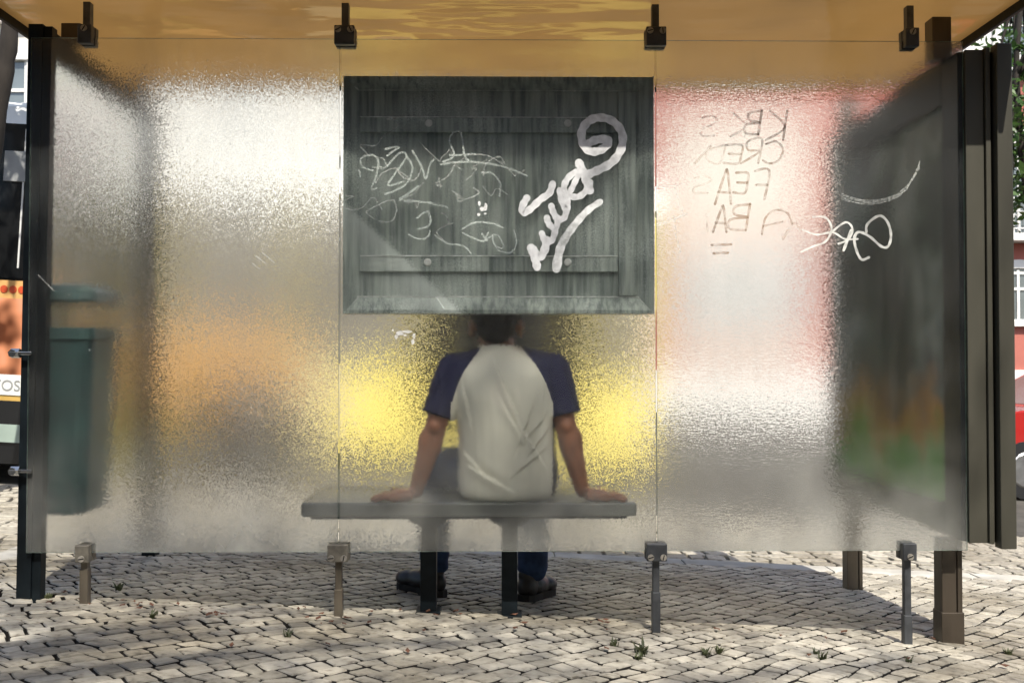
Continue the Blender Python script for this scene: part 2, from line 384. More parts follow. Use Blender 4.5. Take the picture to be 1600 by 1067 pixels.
def stone_mesh(quad, zf, h, jit, rnd):
    """irregular cobble: worn, slightly domed top and chamfered rim"""
    c = Vector((sum(p[0] for p in quad)/4, sum(p[1] for p in quad)/4))
    rim = []
    for i in range(4):
        a = Vector(quad[i]); b = Vector(quad[(i+1) % 4]); z = Vector(quad[i-1])
        rim.append(a+(z-a)*.1*rnd()); rim.append(a+(b-a)*.1*rnd()); 
        m = a.lerp(b, .5); m += (m-c)*(rnd()-.4)*.1; rim.append(m)
    n = len(rim); tl = [(rnd()-.5)*jit, (rnd()-.5)*jit]; lift = h+(rnd()-.5)*.004
    def Z(p, k): return zf(p.x, p.y)+lift*k+(tl[0]*(p.x-c.x)+tl[1]*(p.y-c.y))
    vs = []
    for p in rim: q = p; vs.append((q.x, q.y, zf(q.x, q.y)-.03))
    for p in rim: q = c+(p-c)*.985; vs.append((q.x, q.y, Z(q, .62)))
    for p in rim: q = c+(p-c)*.925; vs.append((q.x, q.y, Z(q, .95)))
    vs.append((c.x, c.y, Z(c, 1.03)))
    fs = []
    for r in range(2):
        for i in range(n): fs.append((r*n+i, r*n+(i+1) % n, (r+1)*n+(i+1) % n, (r+1)*n+i))
    for i in range(n): fs.append((2*n+i, 2*n+(i+1) % n, 3*n))
    return vs, fs, c
def stones(region, ang, cell, gap, seed):
    rr = random.Random(seed); out = []
    ca, sa = math.cos(ang), math.sin(ang)
    def W(u, v):
        # gentle sweeping arcs like hand-laid rows
        x = u*ca-v*sa; y = u*sa+v*ca
        return Vector((x+.05*math.sin(y*1.9+.6)+.02*math.sin(y*5), y+.06*math.sin(x*1.5)+.018*math.sin(x*6+1)))
    S = 9.5; nv = int(2*S/cell)
    lines = [-S+cell*j+(rr.random()-.5)*cell*.14 for j in range(nv+1)]
    ph = [(rr.random()*6, .5+rr.random()) for _ in lines]
    def VL(j, u): return lines[j]+.008*math.sin(u*7*ph[j][1]+ph[j][0])+.005*math.sin(u*17+ph[j][0]*2)
    for j in range(nv):
        u = -S+rr.random()*cell
        sk = (rr.random()-.5)*.02
        while u < S:
            L_ = cell*(.78+.62*rr.random()); p = W(u+L_/2, lines[j]+cell/2)
            if region(p.x, p.y):
                s2 = (rr.random()-.5)*.026; g = gap*(.6+.9*rr.random())/2
                q = [W(u+g+sk, VL(j, u)+g), W(u+L_-g+s2, VL(j, u+L_)+g), W(u+L_-g-s2*.4, VL(j+1, u+L_)-g), W(u+g-sk*.4, VL(j+1, u)-g)]
                out.append(q); sk = s2
            else: sk = 0
            u += L_
    return out, rr
def tone_attr(me, vals):
    a = me.attributes.new('tone', 'FLOAT', 'POINT'); a.data.foreach_set('value', vals)
def visible_walk(x, y):
    d = y+3.5
    return inside_walk(x, y-.03) and inside_walk(x-.04, y) and y > -1.5 and abs(x) < .62*d+.9
quads, rr = stones(visible_walk, math.radians(47), .07, .0098, 3)
quads.sort(key=lambda q: (sum(p.y for p in q)/4 < -.78 or abs(sum(p.x for p in q)/4) > .505*(sum(p.y for p in q)/4+3.5), sum(p.y for p in q)))
rest = MB(); tones = []
for k, q in enumerate(quads):
    vs, fs, c = stone_mesh(q, gz, .011, .06, rr.random); tn = rr.random()**1.0
    if k < 300:
        o3 = Vector((c.x, c.y, gz(c.x, c.y)))
        m = MB(); m.add(vs, fs[:12], 1); m.add(vs, fs[12:], 0); o = m.build('cobble', ['cobble', 'dirt'], pave); tone_attr(o.data, [tn]*len(o.data.vertices))
    else:
        rest.add(vs, fs[:12], 1); rest.add(vs, fs[12:], 0); tones += [tn]*(2*len(vs))
o = rest.build('cobbles', ['cobble', 'dirt'], pave); tone_attr(o.data, tones); tag(o, kind='stuff')
# setts of the roadway beyond the kerb
rq, rr2 = stones(lambda x, y: (2.08 < y < 4.4 and -4 < x < 5.5) or (y <= 2.08 and -4.6 < x < KX-.62 and y > -1), math.radians(12), .13, .02, 9)
rd = MB(); tones = []
for q in rq:
    vs, fs, c = stone_mesh(q, lambda x, y: rz(x, y)-.02, .014, .14, rr2.random); rd.add(vs, fs); tones += [rr2.random()*.7]*len(vs)
o = rd.build('setts', 'cobble', road); tone_attr(o.data, tones); tag(o, kind='stuff')
# kerb stones
kerb = tag(empty('kerb', (0, 1.84, gz(0, 1.84))), kind='structure')
i = 0; rk = random.Random(5)
while i < len(KP)-4:
    n = 6+rk.randint(0, 2) if not (len(KP)-75 < i < len(KP)-50) else 3
    seg = KP[i:i+n+1]; i += n
    if len(seg) < 2: break
    q = MB(); hgt = rk.uniform(-.003, .004); L0 = len(seg); prof = [(0, -.2), (0, -.004), (.012, .006), (.16, .004), (.19, -.02), (.2, -.2)]
    vs = []
    for k, p in enumerate(seg):
        t = (seg[min(k+1, L0-1)]-seg[max(k-1, 0)]).normalized(); nrm = Vector((t.y, -t.x))
        if nrm.y < -.5 or nrm.x > .5: nrm = -nrm
        if k == 0: p = p+t*.004
        if k == L0-1: p = p-t*.004
        for u, zz in prof:
            xy = p+nrm*(u+.004); vs.append((xy.x, xy.y, gz(p.x, p.y)+zz+hgt))
    m = len(prof)
    fs = [(k*m+j, k*m+j+1, (k+1)*m+j+1, (k+1)*m+j) for k in range(L0-1) for j in range(m-1)]
    fs += [tuple(range(m)), tuple((L0-1)*m+j for j in range(m-1, -1, -1))]
    q.add(vs, fs); ko = q.build('kerb_stone', 'kerb'); ko.parent = kerb; ko.matrix_parent_inverse = kerb.matrix_world.inverted() if False else Matrix.Translation(-kerb.location)

# ================================================================== BUS SHELTER
sh = tag(empty('bus_shelter', (0, 0, 0)), 'bus shelter with three frosted glass panes and a glossy ochre roof', 'bus shelter')
ZT, ZB = at(800, 63, 0).z, at(800, 861, 0).z
RU = 2.185
# roof: ochre slab with dark rim
q = MB()
RX0, RX1, RY0, RY1 = -1.80, 1.835, -.345, 1.06
nx = 26
vs = []
for k in range(nx+1):
    x = RX0+.02+(RX1-RX0-.04)*k/nx
    for y in (RY0+.02, RY0+.5, RY1-.5, RY1-.02): vs.append((x, y, RU))
    for y in (RY1-.02, RY0+.02): vs.append((x, y, RU+.06+.02*math.sin(math.pi*k/nx)))
m = 6
fs = [(k*m+j, k*m+(j+1) % m, (k+1)*m+(j+1) % m, (k+1)*m+j) for k in range(nx) for j in range(m)]
fs += [tuple(range(m-1, -1, -1)), tuple(nx*m+j for j in range(m))]
q.add(vs, fs); q.build('roof', 'roof', sh)
for a, b in (((RX0, RY0, RU-.032), (RX0+.018, RY1, RU+.095)), ((RX1-.018, RY0, RU-.032), (RX1, RY1, RU+.095)),
             ((RX0+.018, RY0, RU-.02), (RX1-.018, RY0+.018, RU+.095)), ((RX0+.018, RY1-.018, RU-.02), (RX1-.018, RY1, RU+.095))):
    boxpart('roof_rim', a, b, 'dark', sh, .004)
# panes
SE = [at(45, 400, 0).x, at(530.5, 450, 0).x, at(1025, 450, 0).x, at(1508, 450, 0).x]
GT = .005
panes = []
for k, mname in enumerate(('frost', 'frost_case', 'hammer')):
    q = MB(); a = Vector((SE[k]+.0022, -GT, ZB)); b = Vector((SE[k+1]-.0022, GT, ZT))
    if k == 2: b.x += .0
    v = [(a.x, -GT, a.z), (b.x, -GT, a.z), (b.x, -GT, b.z), (a.x, -GT, b.z), (a.x, GT, a.z), (b.x, GT, a.z), (b.x, GT, b.z), (a.x, GT, b.z)]
    q.add(v, [(0, 1, 2, 3), (5, 4, 7, 6)], 0); q.add(v, [(1, 5, 6, 2), (4, 0, 3, 7), (3, 2, 6, 7), (4, 5, 1, 0)], 1)
    g = q.build('glass_pane', [mname, 'edge'], sh); bm = bmesh.new(); bm.from_mesh(g.data); bmesh.ops.remove_doubles(bm, verts=bm.verts, dist=1e-5); bmesh.ops.recalc_face_normals(bm, faces=bm.faces); bm.to_mesh(g.data); bm.free()
    panes.append(g)
panes[0]['label'] = 'finely frosted glass pane beside the litter bin'
panes[1]['label'] = 'frosted glass pane carrying the notice case and thick white tag'
panes[2]['label'] = 'hammered glass pane with brown mirrored marker writing'
# clamps with hangers above, feet below
def screw(p, parent, rr=.011):
    q = MB(); q.tube([p+Vector((0, .002, 0)), p+Vector((0, -.005, 0))], rr, 14, 0)
    s = q.build('screw', 'screw', parent)
    return s
def slotline(p, parent, ang):
    q = MB(); d = Vector((math.cos(ang), 0, math.sin(ang)))*.0095; n = Vector((-math.sin(ang), 0, math.cos(ang)))*.0018
    y = Vector((0, -.0062, 0)); y2 = Vector((0, -.004, 0))
    q.add([p+d+n+y, p-d+n+y, p-d-n+y, p+d-n+y, p+d+n+y2, p-d+n+y2, p-d-n+y2, p+d-n+y2], [(0, 1, 2, 3), (4, 5, 6, 7), (0, 1, 5, 4), (1, 2, 6, 5), (2, 3, 7, 6), (3, 0, 4, 7)])
    return q
def clampset(cx, top, wide, m, leg_m, base=None):
    """one glass clamp: front and rear jaw, slotted screws, and the bar that carries it"""
    z0, z1 = (ZT-.027, ZT+.04) if top else (ZB-.03, ZB+.03)
    c = MB(); hw = wide/2
    c.box((cx-hw, -.034, z0), (cx+hw, -GT-.001, z1), 0, .003)
    c.box((cx-hw, GT+.001, z0), (cx+hw, .034, z1), 0, .003)
    yz = (ZT+.003, z1-.001) if top else (z0+.001, ZB-.003)
    c.box((cx-hw+.003, -.02, yz[0]), (cx+hw-.003, .02, yz[1]))
    o = c.build('clamp', m, sh)
    zs = z1-.016 if top else z0+.014
    for dx in ((-hw*.62, hw*.62) if wide > .05 else (0,)):
        s = screw(Vector((cx+dx, -.034, zs)), o)
        q = slotline(Vector((cx+dx, -.034, zs)), o, U(0, 3.1)); sl = q.build('screw_slot', 'slot', o)
    if top:
        boxpart('hanger_bar', (cx-.0125, -.016, z1-.002), (cx+.0125, .016, RU+.001), leg_m, sh, .002)
    else:
        zg = gz(cx, 0)
        boxpart('foot_bar', (cx-.0115, -.013, zg-.05), (cx+.0115, .013, z0+.002), leg_m, sh, .002)
        boxpart('foot_sleeve', (cx-.0142, -.0158, zg-.05), (cx+.0142, .0158, zg+.10+.06*R()), leg_m, sh, .002)
for px, wd in ((132, .048), (538, .071), (1025.5, .071), (1425.5, .048)):
    clampset(at(px, 56, -.03).x, True, wd, 'clamp', 'clamp')
for px, wd in ((128, .048), (527.5, .071), (1026.5, .071), (1421.5, .048)):
    clampset(at(px, 862, -.03).x, False, wd, 'clamp_low' if px < 900 else 'clamp', 'post2' if px < 900 else 'clamp')
# left side frame: near upright, top rail, far upright, bottom rail, stub to the roof
xl0, xl1 = at(42, 40, 0).x, at(22, 935, 0).x
q = MB(); zt = at(42, 36, 0).z; zg = gz(xl1, 0)-.04
def lean(xa, xb, wd, y0, y1, z0, z1):
    return [(xb, y0, z0), (xb+wd, y0, z0), (xb+wd, y1, z0), (xb, y1, z0), (xa, y0, z1), (xa+wd, y0, z1), (xa+wd, y1, z1), (xa, y1, z1)]
BF = [(0, 1, 2, 3), (4, 5, 6, 7), (0, 1, 5, 4), (1, 2, 6, 5), (2, 3, 7, 6), (3, 0, 4, 7)]
q.add(lean(xl0, xl1, .05, .012, .085, zg, zt), BF); q.build('side_post', 'dark', sh)
q = MB(); q.add(lean(xl0+.045, xl1+.045, .035, .02, .06, zg, zt-.006), BF); q.build('side_post_lip', 'dark', sh)
boxpart('side_post', (xl0+.004, 1.15, gz(-1.66, 1.2)-.04), (xl0+.066, 1.22, zt-.002), 'dark', sh, .004)
boxpart('top_rail', (xl0+.002, .0855, zt-.085), (xl0+.055, 1.1495, zt), 'dark', sh, .004)
boxpart('side_pane', (xl0+.015, .0855, .3905), (xl0+.023, 1.1495, zt-.0855), 'clear', sh)
for px0, yy in ((89, .3), (89+0, .3)):
    pass
sx = at(89, 30, .22).x
boxpart('roof_stub', (xl0+.03, .2, zt-.001), (xl0+.03+.075, .275, RU-.001), 'post', sh, .004)
boxpart('roof_stub', (xl0+.03, .95, zt-.001), (xl0+.03+.075, 1.02, RU-.001), 'post', sh, .004)
# bolted steel clips on the left edge
for py in (552, 735):
    p = at(30, py, 0); q = MB()
    q.box((p.x-.004, -.02, p.z-.006), (p.x+.05, -.008, p.z+.006), 0, .002)
    q.tube([Vector((p.x-.012, -.03, p.z)), Vector((p.x-.012, .011, p.z))], .014, 6); q.tube([Vector((p.x-.02, -.014, p.z)), Vector((p.x+.01, -.014, p.z))], .017, 6)
    q.build('edge_clip', 'chrome', sh)

# ---------------- writing on the panes
def smooth_line(pts, n=5):
    out = []; P = [Vector(p) for p in pts]
    if len(P) < 3: return [P[0].lerp(P[-1], i/6) for i in range(7)]
    for i in range(len(P)-1):
        p0, p1, p2, p3 = P[max(i-1, 0)], P[i], P[i+1], P[min(i+2, len(P)-1)]
        for k in range(n):
            t = k/n; out.append(.5*((2*p1)+(p2-p0)*t+(2*p0-5*p1+4*p2-p3)*t*t+(3*p1-p0-3*p2+p3)*t**3))
    out.append(P[-1]); return out
LAYER = [0]
def stroke(q, pts, wpx, y=-GT-.0012, tap=None, jit=0.0):
    """flat pen stroke with round ends lying on the pane"""
    LAYER[0] += 1; yy = y-.00006*(LAYER[0] % 40)
    L_ = smooth_line([(a, b) for a, b in pts]); n = len(L_); half = wpx/2/444.6
    W3 = [at(p.x+U(-jit, jit), p.y+U(-jit, jit), yy) for p in L_]
    lf, rt = [], []
    for i, p in enumerate(W3):
        t = W3[min(i+1, n-1)]-W3[max(i-1, 0)]
        t = t.normalized() if t.length > 1e-9 else Vector((1, 0, 0)); nr = Vector((-t.z, 0, t.x))
        h = half*(1 if not tap else (tap[0]+(tap[1]-tap[0])*i/(n-1)))*(1+.12*math.sin(i*1.7))
        lf.append(p+nr*h); rt.append(p-nr*h)
    for i in range(n-1): q.face([lf[i], rt[i], rt[i+1], lf[i+1]])
    for p, a, d in ((W3[0], lf[0], -1), (W3[-1], lf[-1], 1)):
        r = (a-p).length; q.face([p+Vector((math.cos(2*math.pi*k/10)*r, -.00003, math.sin(2*math.pi*k/10)*r)) for k in range(10)])
def z2(pts): return [(520+x/2.963, y/2.963) for x, y in pts]           # enlargements used for measuring
def z5(pts): return [(520+x/2.963, 360+y/2.963) for x, y in pts]
def z3(pts): return [(1020+x/2.757, y/2.757) for x, y in pts]
def z6(pts): return [(1060+x/2.963, 360+y/2.963) for x, y in pts]
q = MB()
stroke(q, z2([(1172, 672), (1215, 650), (1265, 645), (1275, 665), (1240, 695), (1195, 702), (1160, 670), (1152, 610), (1185, 562), (1240, 545), (1300, 565), (1340, 620), (1335, 690), (1295, 750), (1235, 785), (1190, 805)]), 13)
stroke(q, z2([(1140, 755), (1160, 800), (1178, 850), (1190, 882)]), 13)
stroke(q, z2([(1170, 800), (1125, 798), (1085, 830), (1070, 875), (1090, 905), (1135, 912), (1172, 885), (1192, 845)]), 10)
stroke(q, z2([(1140, 805), (1120, 845), (1098, 890), (1075, 925)]), 9)
stroke(q, z2([(1050, 880), (1058, 930), (1082, 975), (1088, 935), (1072, 890)]), 9)
stroke(q, z2([(1082, 975), (1070, 1010), (1042, 1015), (1022, 985), (1012, 955)]), 10)
stroke(q, z2([(1042, 1010), (1035, 1050), (1012, 1050), (995, 1025), (992, 1010)]), 10)
stroke(q, z5([(1030, 5), (1012, 48), (985, 52), (968, 15)]), 10)
stroke(q, z5([(990, 45), (980, 92), (955, 125), (930, 92), (918, 82)]), 13)
stroke(q, z5([(922, 90), (938, 135), (946, 172)]), 13)
q.build('marker_tag', 'tagwhite', panes[1])
q = MB()
stroke(q, z2([(1018, 852), (1002, 895), (960, 925), (915, 968), (885, 985), (876, 960), (898, 918)]), 11)
q.build('marker_tag', 'tagwhite', panes[1])
q = MB()
stroke(q, z2([(1238, 935), (1180, 975), (1125, 1035), (1078, 1100), (1050, 1160), (1035, 1245)]), 12, tap=(.8, 1.2))
q.build('marker_tag', 'tagfade', panes[1])
# scratched scribbles over the case
def mark0(name, m, pane, pts, wpx, **k):
    q = MB(); stroke(q, pts, wpx, **k); return q.build(name, m, pane)
for s in ([(205, 870), (180, 875), (205, 800), (210, 740), (175, 718), (130, 735), (140, 775), (185, 790)], [(245, 690), (310, 680), (250, 720)], [(250, 770), (310, 710), (340, 730), (270, 830), (260, 860), (330, 840)],
          [(240, 900), (330, 860), (370, 780), (340, 720)], [(370, 700), (410, 770), (430, 830), (450, 760), (470, 740)], [(310, 920), (400, 860), (350, 900), (310, 930)],
          [(510, 750), (560, 720), (540, 640), (590, 610), (610, 720), (630, 745)], [(540, 720), (660, 715)], [(500, 760), (640, 750), (780, 770), (900, 815)], [(690, 800), (740, 805), (775, 850), (770, 910)],
          [(330, 930), (420, 935), (470, 945), (530, 960)], [(120, 790), (130, 820)], [(390, 1010), (440, 980), (450, 1040), (400, 1060)], [(600, 1060), (660, 1030), (740, 1035), (790, 1055)]):
    mark0('scratched_scribble', 'scratch', panes[1], z2(s), 3.2, jit=.5)
for s in ([(350, 20), (400, 40), (440, 30), (450, 0)], [(470, 20), (530, 60), (600, 70), (640, 105)], [(600, 10), (690, 50), (720, 10)], [(700, 50), (760, 20), (790, 80), (750, 70), (740, 20)],
          [(760, 90), (820, 105), (850, 60), (840, 0)], [(480, 310), (515, 360)], [(690, 15), (715, 50)]):
    mark0('scratched_scribble', 'scratch', panes[1], z5(s), 2.6, jit=.4)
rs_ = random.Random(31)
for k in range(16):
    cx, cy = rs_.uniform(575, 800), rs_.uniform(225, 400); pts = [(cx, cy)]
    for j in range(rs_.randint(3, 6)): pts.append((pts[-1][0]+rs_.uniform(-22, 26), pts[-1][1]+rs_.uniform(-20, 20)))
    mark0('scratched_scribble', 'scratch2', panes[1], pts, rs_.uniform(1.4, 2.4), jit=.6)
def blot(q, cx, cy, parts, y=-GT-.001):
    for dx, dy, w_, h_ in parts:
        n = 9; q.face([at(cx+dx+math.cos(2*math.pi*k/n)*w_*U(.6, 1.1), cy+dy+math.sin(2*math.pi*k/n)*h_*U(.6, 1.1), y) for k in range(n)])
q = MB(); blot(q, 755, 325, [(-6, -7, 3, 4), (0, 2, 6, 4), (4, -2, 3, 7), (-7, 10, 3, 3), (3, 9, 3, 2)]); q.build('sticker_remnant', 'sticker', panes[1])
q = MB(); blot(q, 633, 522, [(-8, -1, 7, 4), (3, -4, 9, 3), (14, 3, 3, 6), (-14, 4, 3, 4), (12, 12, 3, 5), (0, 2, 4, 2), (-19, -6, 2, 2)]); q.build('sticker_remnant', 'sticker', panes[1])
# brown writing, mirrored because it was written from the other side
GLY = {'K': [[(0, 0), (0, 1)], [(1, 0), (0, .55), (1, 1)]], 'B': [[(0, 0), (0, 1)], [(0, 0), (.8, .1), (.75, .4), (0, .5), (.95, .6), (.9, .95), (0, 1)]],
       'S': [[(1, .1), (.5, 0), (.1, .2), (.4, .45), (.9, .65), (.8, .95), (.1, .95)]], 'C': [[(1, .12), (.5, 0), (.05, .35), (.15, .85), (.6, 1), (1, .85)]],
       'R': [[(0, 1), (0, 0), (.8, .1), (.7, .45), (0, .5), (1, 1)]], 'E': [[(1, 0), (.1, .02), (0, .5), (.1, 1), (1, .97)], [(0, .5), (.8, .48)]],
       'W': [[(0, 0), (.2, 1), (.5, .4), (.8, 1), (1, 0)]], 'F': [[(.1, 1), (0, 0), (1, .02)], [(0, .5), (.8, .5)]], 'A': [[(0, 1), (.45, 0), (.6, .05), (1, 1)], [(.15, .65), (.9, .62)]],
       'D': [[(0, 0), (.1, 1), (.8, .8), (.9, .3), (0, 0)]]}
def mirror_glyph(q, ch, x0, x1, y0, y1, wpx):
    sl = (x1-x0)*.12
    for st in GLY[ch]: stroke(q, z3([(x1-(x1-x0)*u-sl*(v-.5)*2, y0+(y1-y0)*v) for u, v in st]), wpx, y=-GT-.0012)
q = MB()
for a in (('K', 495, 570, 478, 605, 3.6), ('B', 400, 462, 478, 580, 4), ('C', 480, 562, 610, 705, 3.4), ('R', 388, 462, 600, 705, 3.6), ('E', 312, 382, 625, 705, 3.6), ('F', 432, 494, 735, 860, 4),
          ('E', 352, 408, 745, 832, 4), ('A', 276, 345, 742, 880, 4), ('B', 332, 410, 880, 992, 4), ('A', 266, 324, 895, 1000, 4)): q = MB(); mirror_glyph(q, *a); q.build('marker_letter', 'tagbrown', panes[2])
def mark(name, m, pane, pts, wpx, **k):
    q = MB(); stroke(q, pts, wpx, **k); return q.build(name, m, pane)
mark('marker_dash', 'tagbrown', panes[2], [(1112, 383), (1143, 382)], 4); mark('marker_dash', 'tagbrown', panes[2], [(1115, 396), (1138, 395)], 4)
q = MB(); stroke(q, z3([(470, 1010), (485, 940), (530, 905), (580, 920), (600, 965)]), 3.4); stroke(q, z3([(475, 975), (560, 955)]), 3)
q.build('marker_letter', 'tagbrown', panes[2])

q = MB()
for a in (('K', 340, 402, 490, 590, 3.6), ('S', 205, 280, 500, 590, 3.2), ('D', 225, 305, 625, 705, 3.2), ('S', 172, 255, 760, 835, 3.2)): q = MB(); mirror_glyph(q, *a); q.build('marker_letter', 'tagpale', panes[2])
for pp, ww_ in (([(230, 920), (236, 1000)], 3), ([(560, 1030), (610, 960), (640, 1000)], 4), ([(180, 705), (250, 630)], 4)): mark('marker_stroke', 'tagpale', panes[2], z3(pp), ww_)

q = MB()
stroke(q, z3([(690, 935), (745, 938), (770, 985), (745, 1040), (690, 1062), (640, 1085)]), 3.4)
stroke(q, z6([(575, -2), (640, 20), (715, 10), (770, 40), (830, 40)]), 3)
stroke(q, z3([(770, 1000), (830, 958), (860, 985), (845, 1030), (800, 1050)]), 3.2)
stroke(q, z3([(920, 1000), (925, 965), (975, 930), (1010, 955), (1026, 1010), (1015, 1060), (985, 1062), (935, 1020), (890, 1000), (868, 1020), (872, 1062)]), 4)
stroke(q, z6([(800, 0), (765, 92)]), 4.4); stroke(q, z6([(822, 15), (815, 55), (832, 112), (852, 136), (882, 125)]), 4)
q.build('marker_tag', 'tagthin', panes[2])
q = MB()
for pp, ww_ in (([(20, 972), (80, 948), (146, 922)], 4), ([(92, 935), (98, 1000), (112, 1062), (118, 1085)], 3.6), ([(20, 805), (130, 795)], 3), ([(95, 810), (130, 920)], 2.5), ([(920, 400), (1000, 450)], 2), ([(830, 350), (880, 375)], 1.6)):
    mark('scratch_mark', 'scratch2', panes[2], z3(pp), ww_)
for k in range(5): mark('scratch_mark', 'scratch2', panes[2], z3([(815, 835+6*k), (900, 860+5*k), (1000, 855+4*k), (1080, 815+4*k), (1130, 745+3*k), (1150, 690+9*k)]), 1.2, jit=.6)
q = MB()
mark('scratch_mark', 'scratch2', panes[0], [(225, 178), (250, 158), (275, 138)], 3.5)
for s in ([(60, 430), (85, 455)], [(460, 126), (500, 124), (528, 135)], [(400, 400), (415, 412)], [(410, 395), (428, 410)], [(395, 412), (405, 420)]): mark('scratch_mark', 'scratch2', panes[0], s, 2)
for k in range(46): 
    blot(q, U(55, 525), U(90, 840), [(0, 0, U(.8, 2), U(.8, 2.2))])
tag(q.build('glass_specks', 'scratch2', panes[0]), kind='stuff')

# ================================================================== NOTICE CASE (seen from its back, mounted on the centre pane)
case = tag(empty('notice_case', (at(780, 305, 0).x, .012, at(780, 305, 0).z)), 'back of a dirty grey-green metal notice case behind the centre pane', 'notice case')
def part(q, name, m, root, **k):
    o = q.build(name, m, root, **k); o.matrix_parent_inverse = Matrix.Translation(-root.location); return o
def rect(px0, py0, px1, py1, y): a = at(px0, py0, y); b = at(px1, py1, y); return a.x, b.z, b.x, a.z
Y0 = GT+.0015; x0, z0, x1, z1 = rect(537, 119.5, 1022, 490, Y0); a0, c0, a1, c1 = rect(562, 143, 995, 463, Y0+.02)
q = MB()
V = [(x0, Y0, z0), (x1, Y0, z0), (x1, Y0, z1), (x0, Y0, z1), (x0+.012, Y0, z0+.012), (x1-.012, Y0, z0+.012), (x1-.012, Y0, z1-.012), (x0+.012, Y0, z1-.012),
     (a0, Y0+.02, c0), (a1, Y0+.02, c0), (a1, Y0+.02, c1), (a0, Y0+.02, c1), (x0, Y0+.07, z0), (x1, Y0+.07, z0), (x1, Y0+.07, z1), (x0, Y0+.07, z1)]
F = []
for k in range(4):
    n = (k+1) % 4; F += [(k, n, 4+n, 4+k), (4+k, 4+n, 8+n, 8+k), (k, n, 12+n, 12+k)]
F += [(12, 13, 14, 15)]
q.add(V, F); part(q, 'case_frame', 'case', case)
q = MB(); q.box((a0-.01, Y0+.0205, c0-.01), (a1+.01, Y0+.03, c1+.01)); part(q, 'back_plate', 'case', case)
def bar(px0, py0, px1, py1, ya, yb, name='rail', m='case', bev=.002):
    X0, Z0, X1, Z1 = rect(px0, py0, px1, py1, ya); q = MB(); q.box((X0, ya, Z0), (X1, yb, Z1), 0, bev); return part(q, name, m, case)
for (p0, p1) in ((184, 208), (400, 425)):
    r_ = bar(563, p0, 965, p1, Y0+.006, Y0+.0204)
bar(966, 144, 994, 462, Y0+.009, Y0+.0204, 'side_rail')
for p in (182.5, 399): bar(563, p, 965, p+2.4, Y0+.0035, Y0+.0058, 'edge_highlight', 'case_highlight', 0)
bar(553, 462.8, 1003, 465, Y0+.0165, Y0+.0202, 'edge_highlight', 'case_highlight', 0)
bar(562, 141.2, 990, 143.2, Y0+.0165, Y0+.0202, 'edge_highlight', 'case_highlight', 0)
for (pa, qa, pb2, qb) in ((538, 120, 561, 142), (1021, 120, 996, 142), (538, 489, 561, 464), (1021, 489, 996, 464)):
    A_ = at(pa, qa, Y0+.0005); B_ = at(pb2, qb, Y0+.019); q = MB(); q.tube([A_, B_], .0022, 6); part(q, 'miter_highlight', 'case_highlight', case)  # corner highlights drawn as thin pale lines along the bevel
for px, py in ((670, 193), (887, 193), (668, 410), (887, 410)):
    p = at(px, py, Y0+.004); q = MB(); q.tube([Vector((p.x, Y0+.0005, p.z)), Vector((p.x, Y0+.002, p.z)), Vector((p.x, Y0+.0055, p.z)), Vector((p.x, Y0+.019, p.z))], [.008, .0125, .0135, .0135], 14)
    part(q, 'stud', 'studwhite', case, smooth=False)

# ================================================================== ADVERTISING PANEL (right end)
ad = tag(empty('advertising_panel', (1.7, .7, gz(1.7, .7))), 'dark free-standing advertising light box closing the right end of the shelter', 'advertising panel')
AX0, AX1 = at(1508, 460, .0).x, at(1575, 460, 0).x; AZ0, AZ1 = .285, 2.04; AYF = 1.42
q = MB()
xm1, xm2, xm3 = at(1537, 460, 0).x, at(1546, 460, 0).x, at(1551, 460, 0).x
q.box((AX0+.006, .004, AZ0+.004), (AX1-.002, AYF-.01, AZ1-.012)); part(q, 'box_core', 'dark', ad)
q = MB(); q.box((AX0+.002, -.012, AZ0+.004), (xm1, .0035, AZ1-.01), 0, .002); part(q, 'end_profile', 'olive', ad)
q = MB(); q.box((xm1+.003, -.022, AZ0+.002), (xm2, .0035, AZ1-.004), 0, .002); part(q, 'end_profile', 'olive', ad)
q = MB(); q.box((xm3, -.045, AZ0-.012), (AX1, .0035, AZ1+.004), 0, .003); part(q, 'end_profile', 'olive', ad)
q = MB(); q.box((AX0+.01, AYF-.0095, AZ0), (AX1, AYF+.012, AZ1), 0, .002); part(q, 'end_profile', 'olive', ad)
IX = AX0+.0055
for nm, a, b in (('face_frame', (IX-.022, .012, AZ0+.006), (IX, .145, AZ1-.012)), ('face_frame', (IX-.022, AYF-.09, AZ0+.006), (IX, AYF-.012, AZ1-.012)),
                 ('face_frame', (IX-.022, .1455, AZ1-.17), (IX, AYF-.0905, AZ1-.012)), ('face_frame', (IX-.022, .1455, AZ0+.006), (IX, AYF-.0905, AZ0+.12))):
    q = MB(); q.box(a, b, 0, .003); part(q, nm, 'dark', ad)
q = MB(); q.box((IX-.006, .146, AZ0+.1205), (IX-.0005, AYF-.091, AZ1-.1705)); part(q, 'poster', 'poster', ad)
q = MB(); q.box((AX1-.0015, .146, AZ0+.1205), (AX1+.004, AYF-.091, AZ1-.1705)); part(q, 'poster', 'poster', ad)
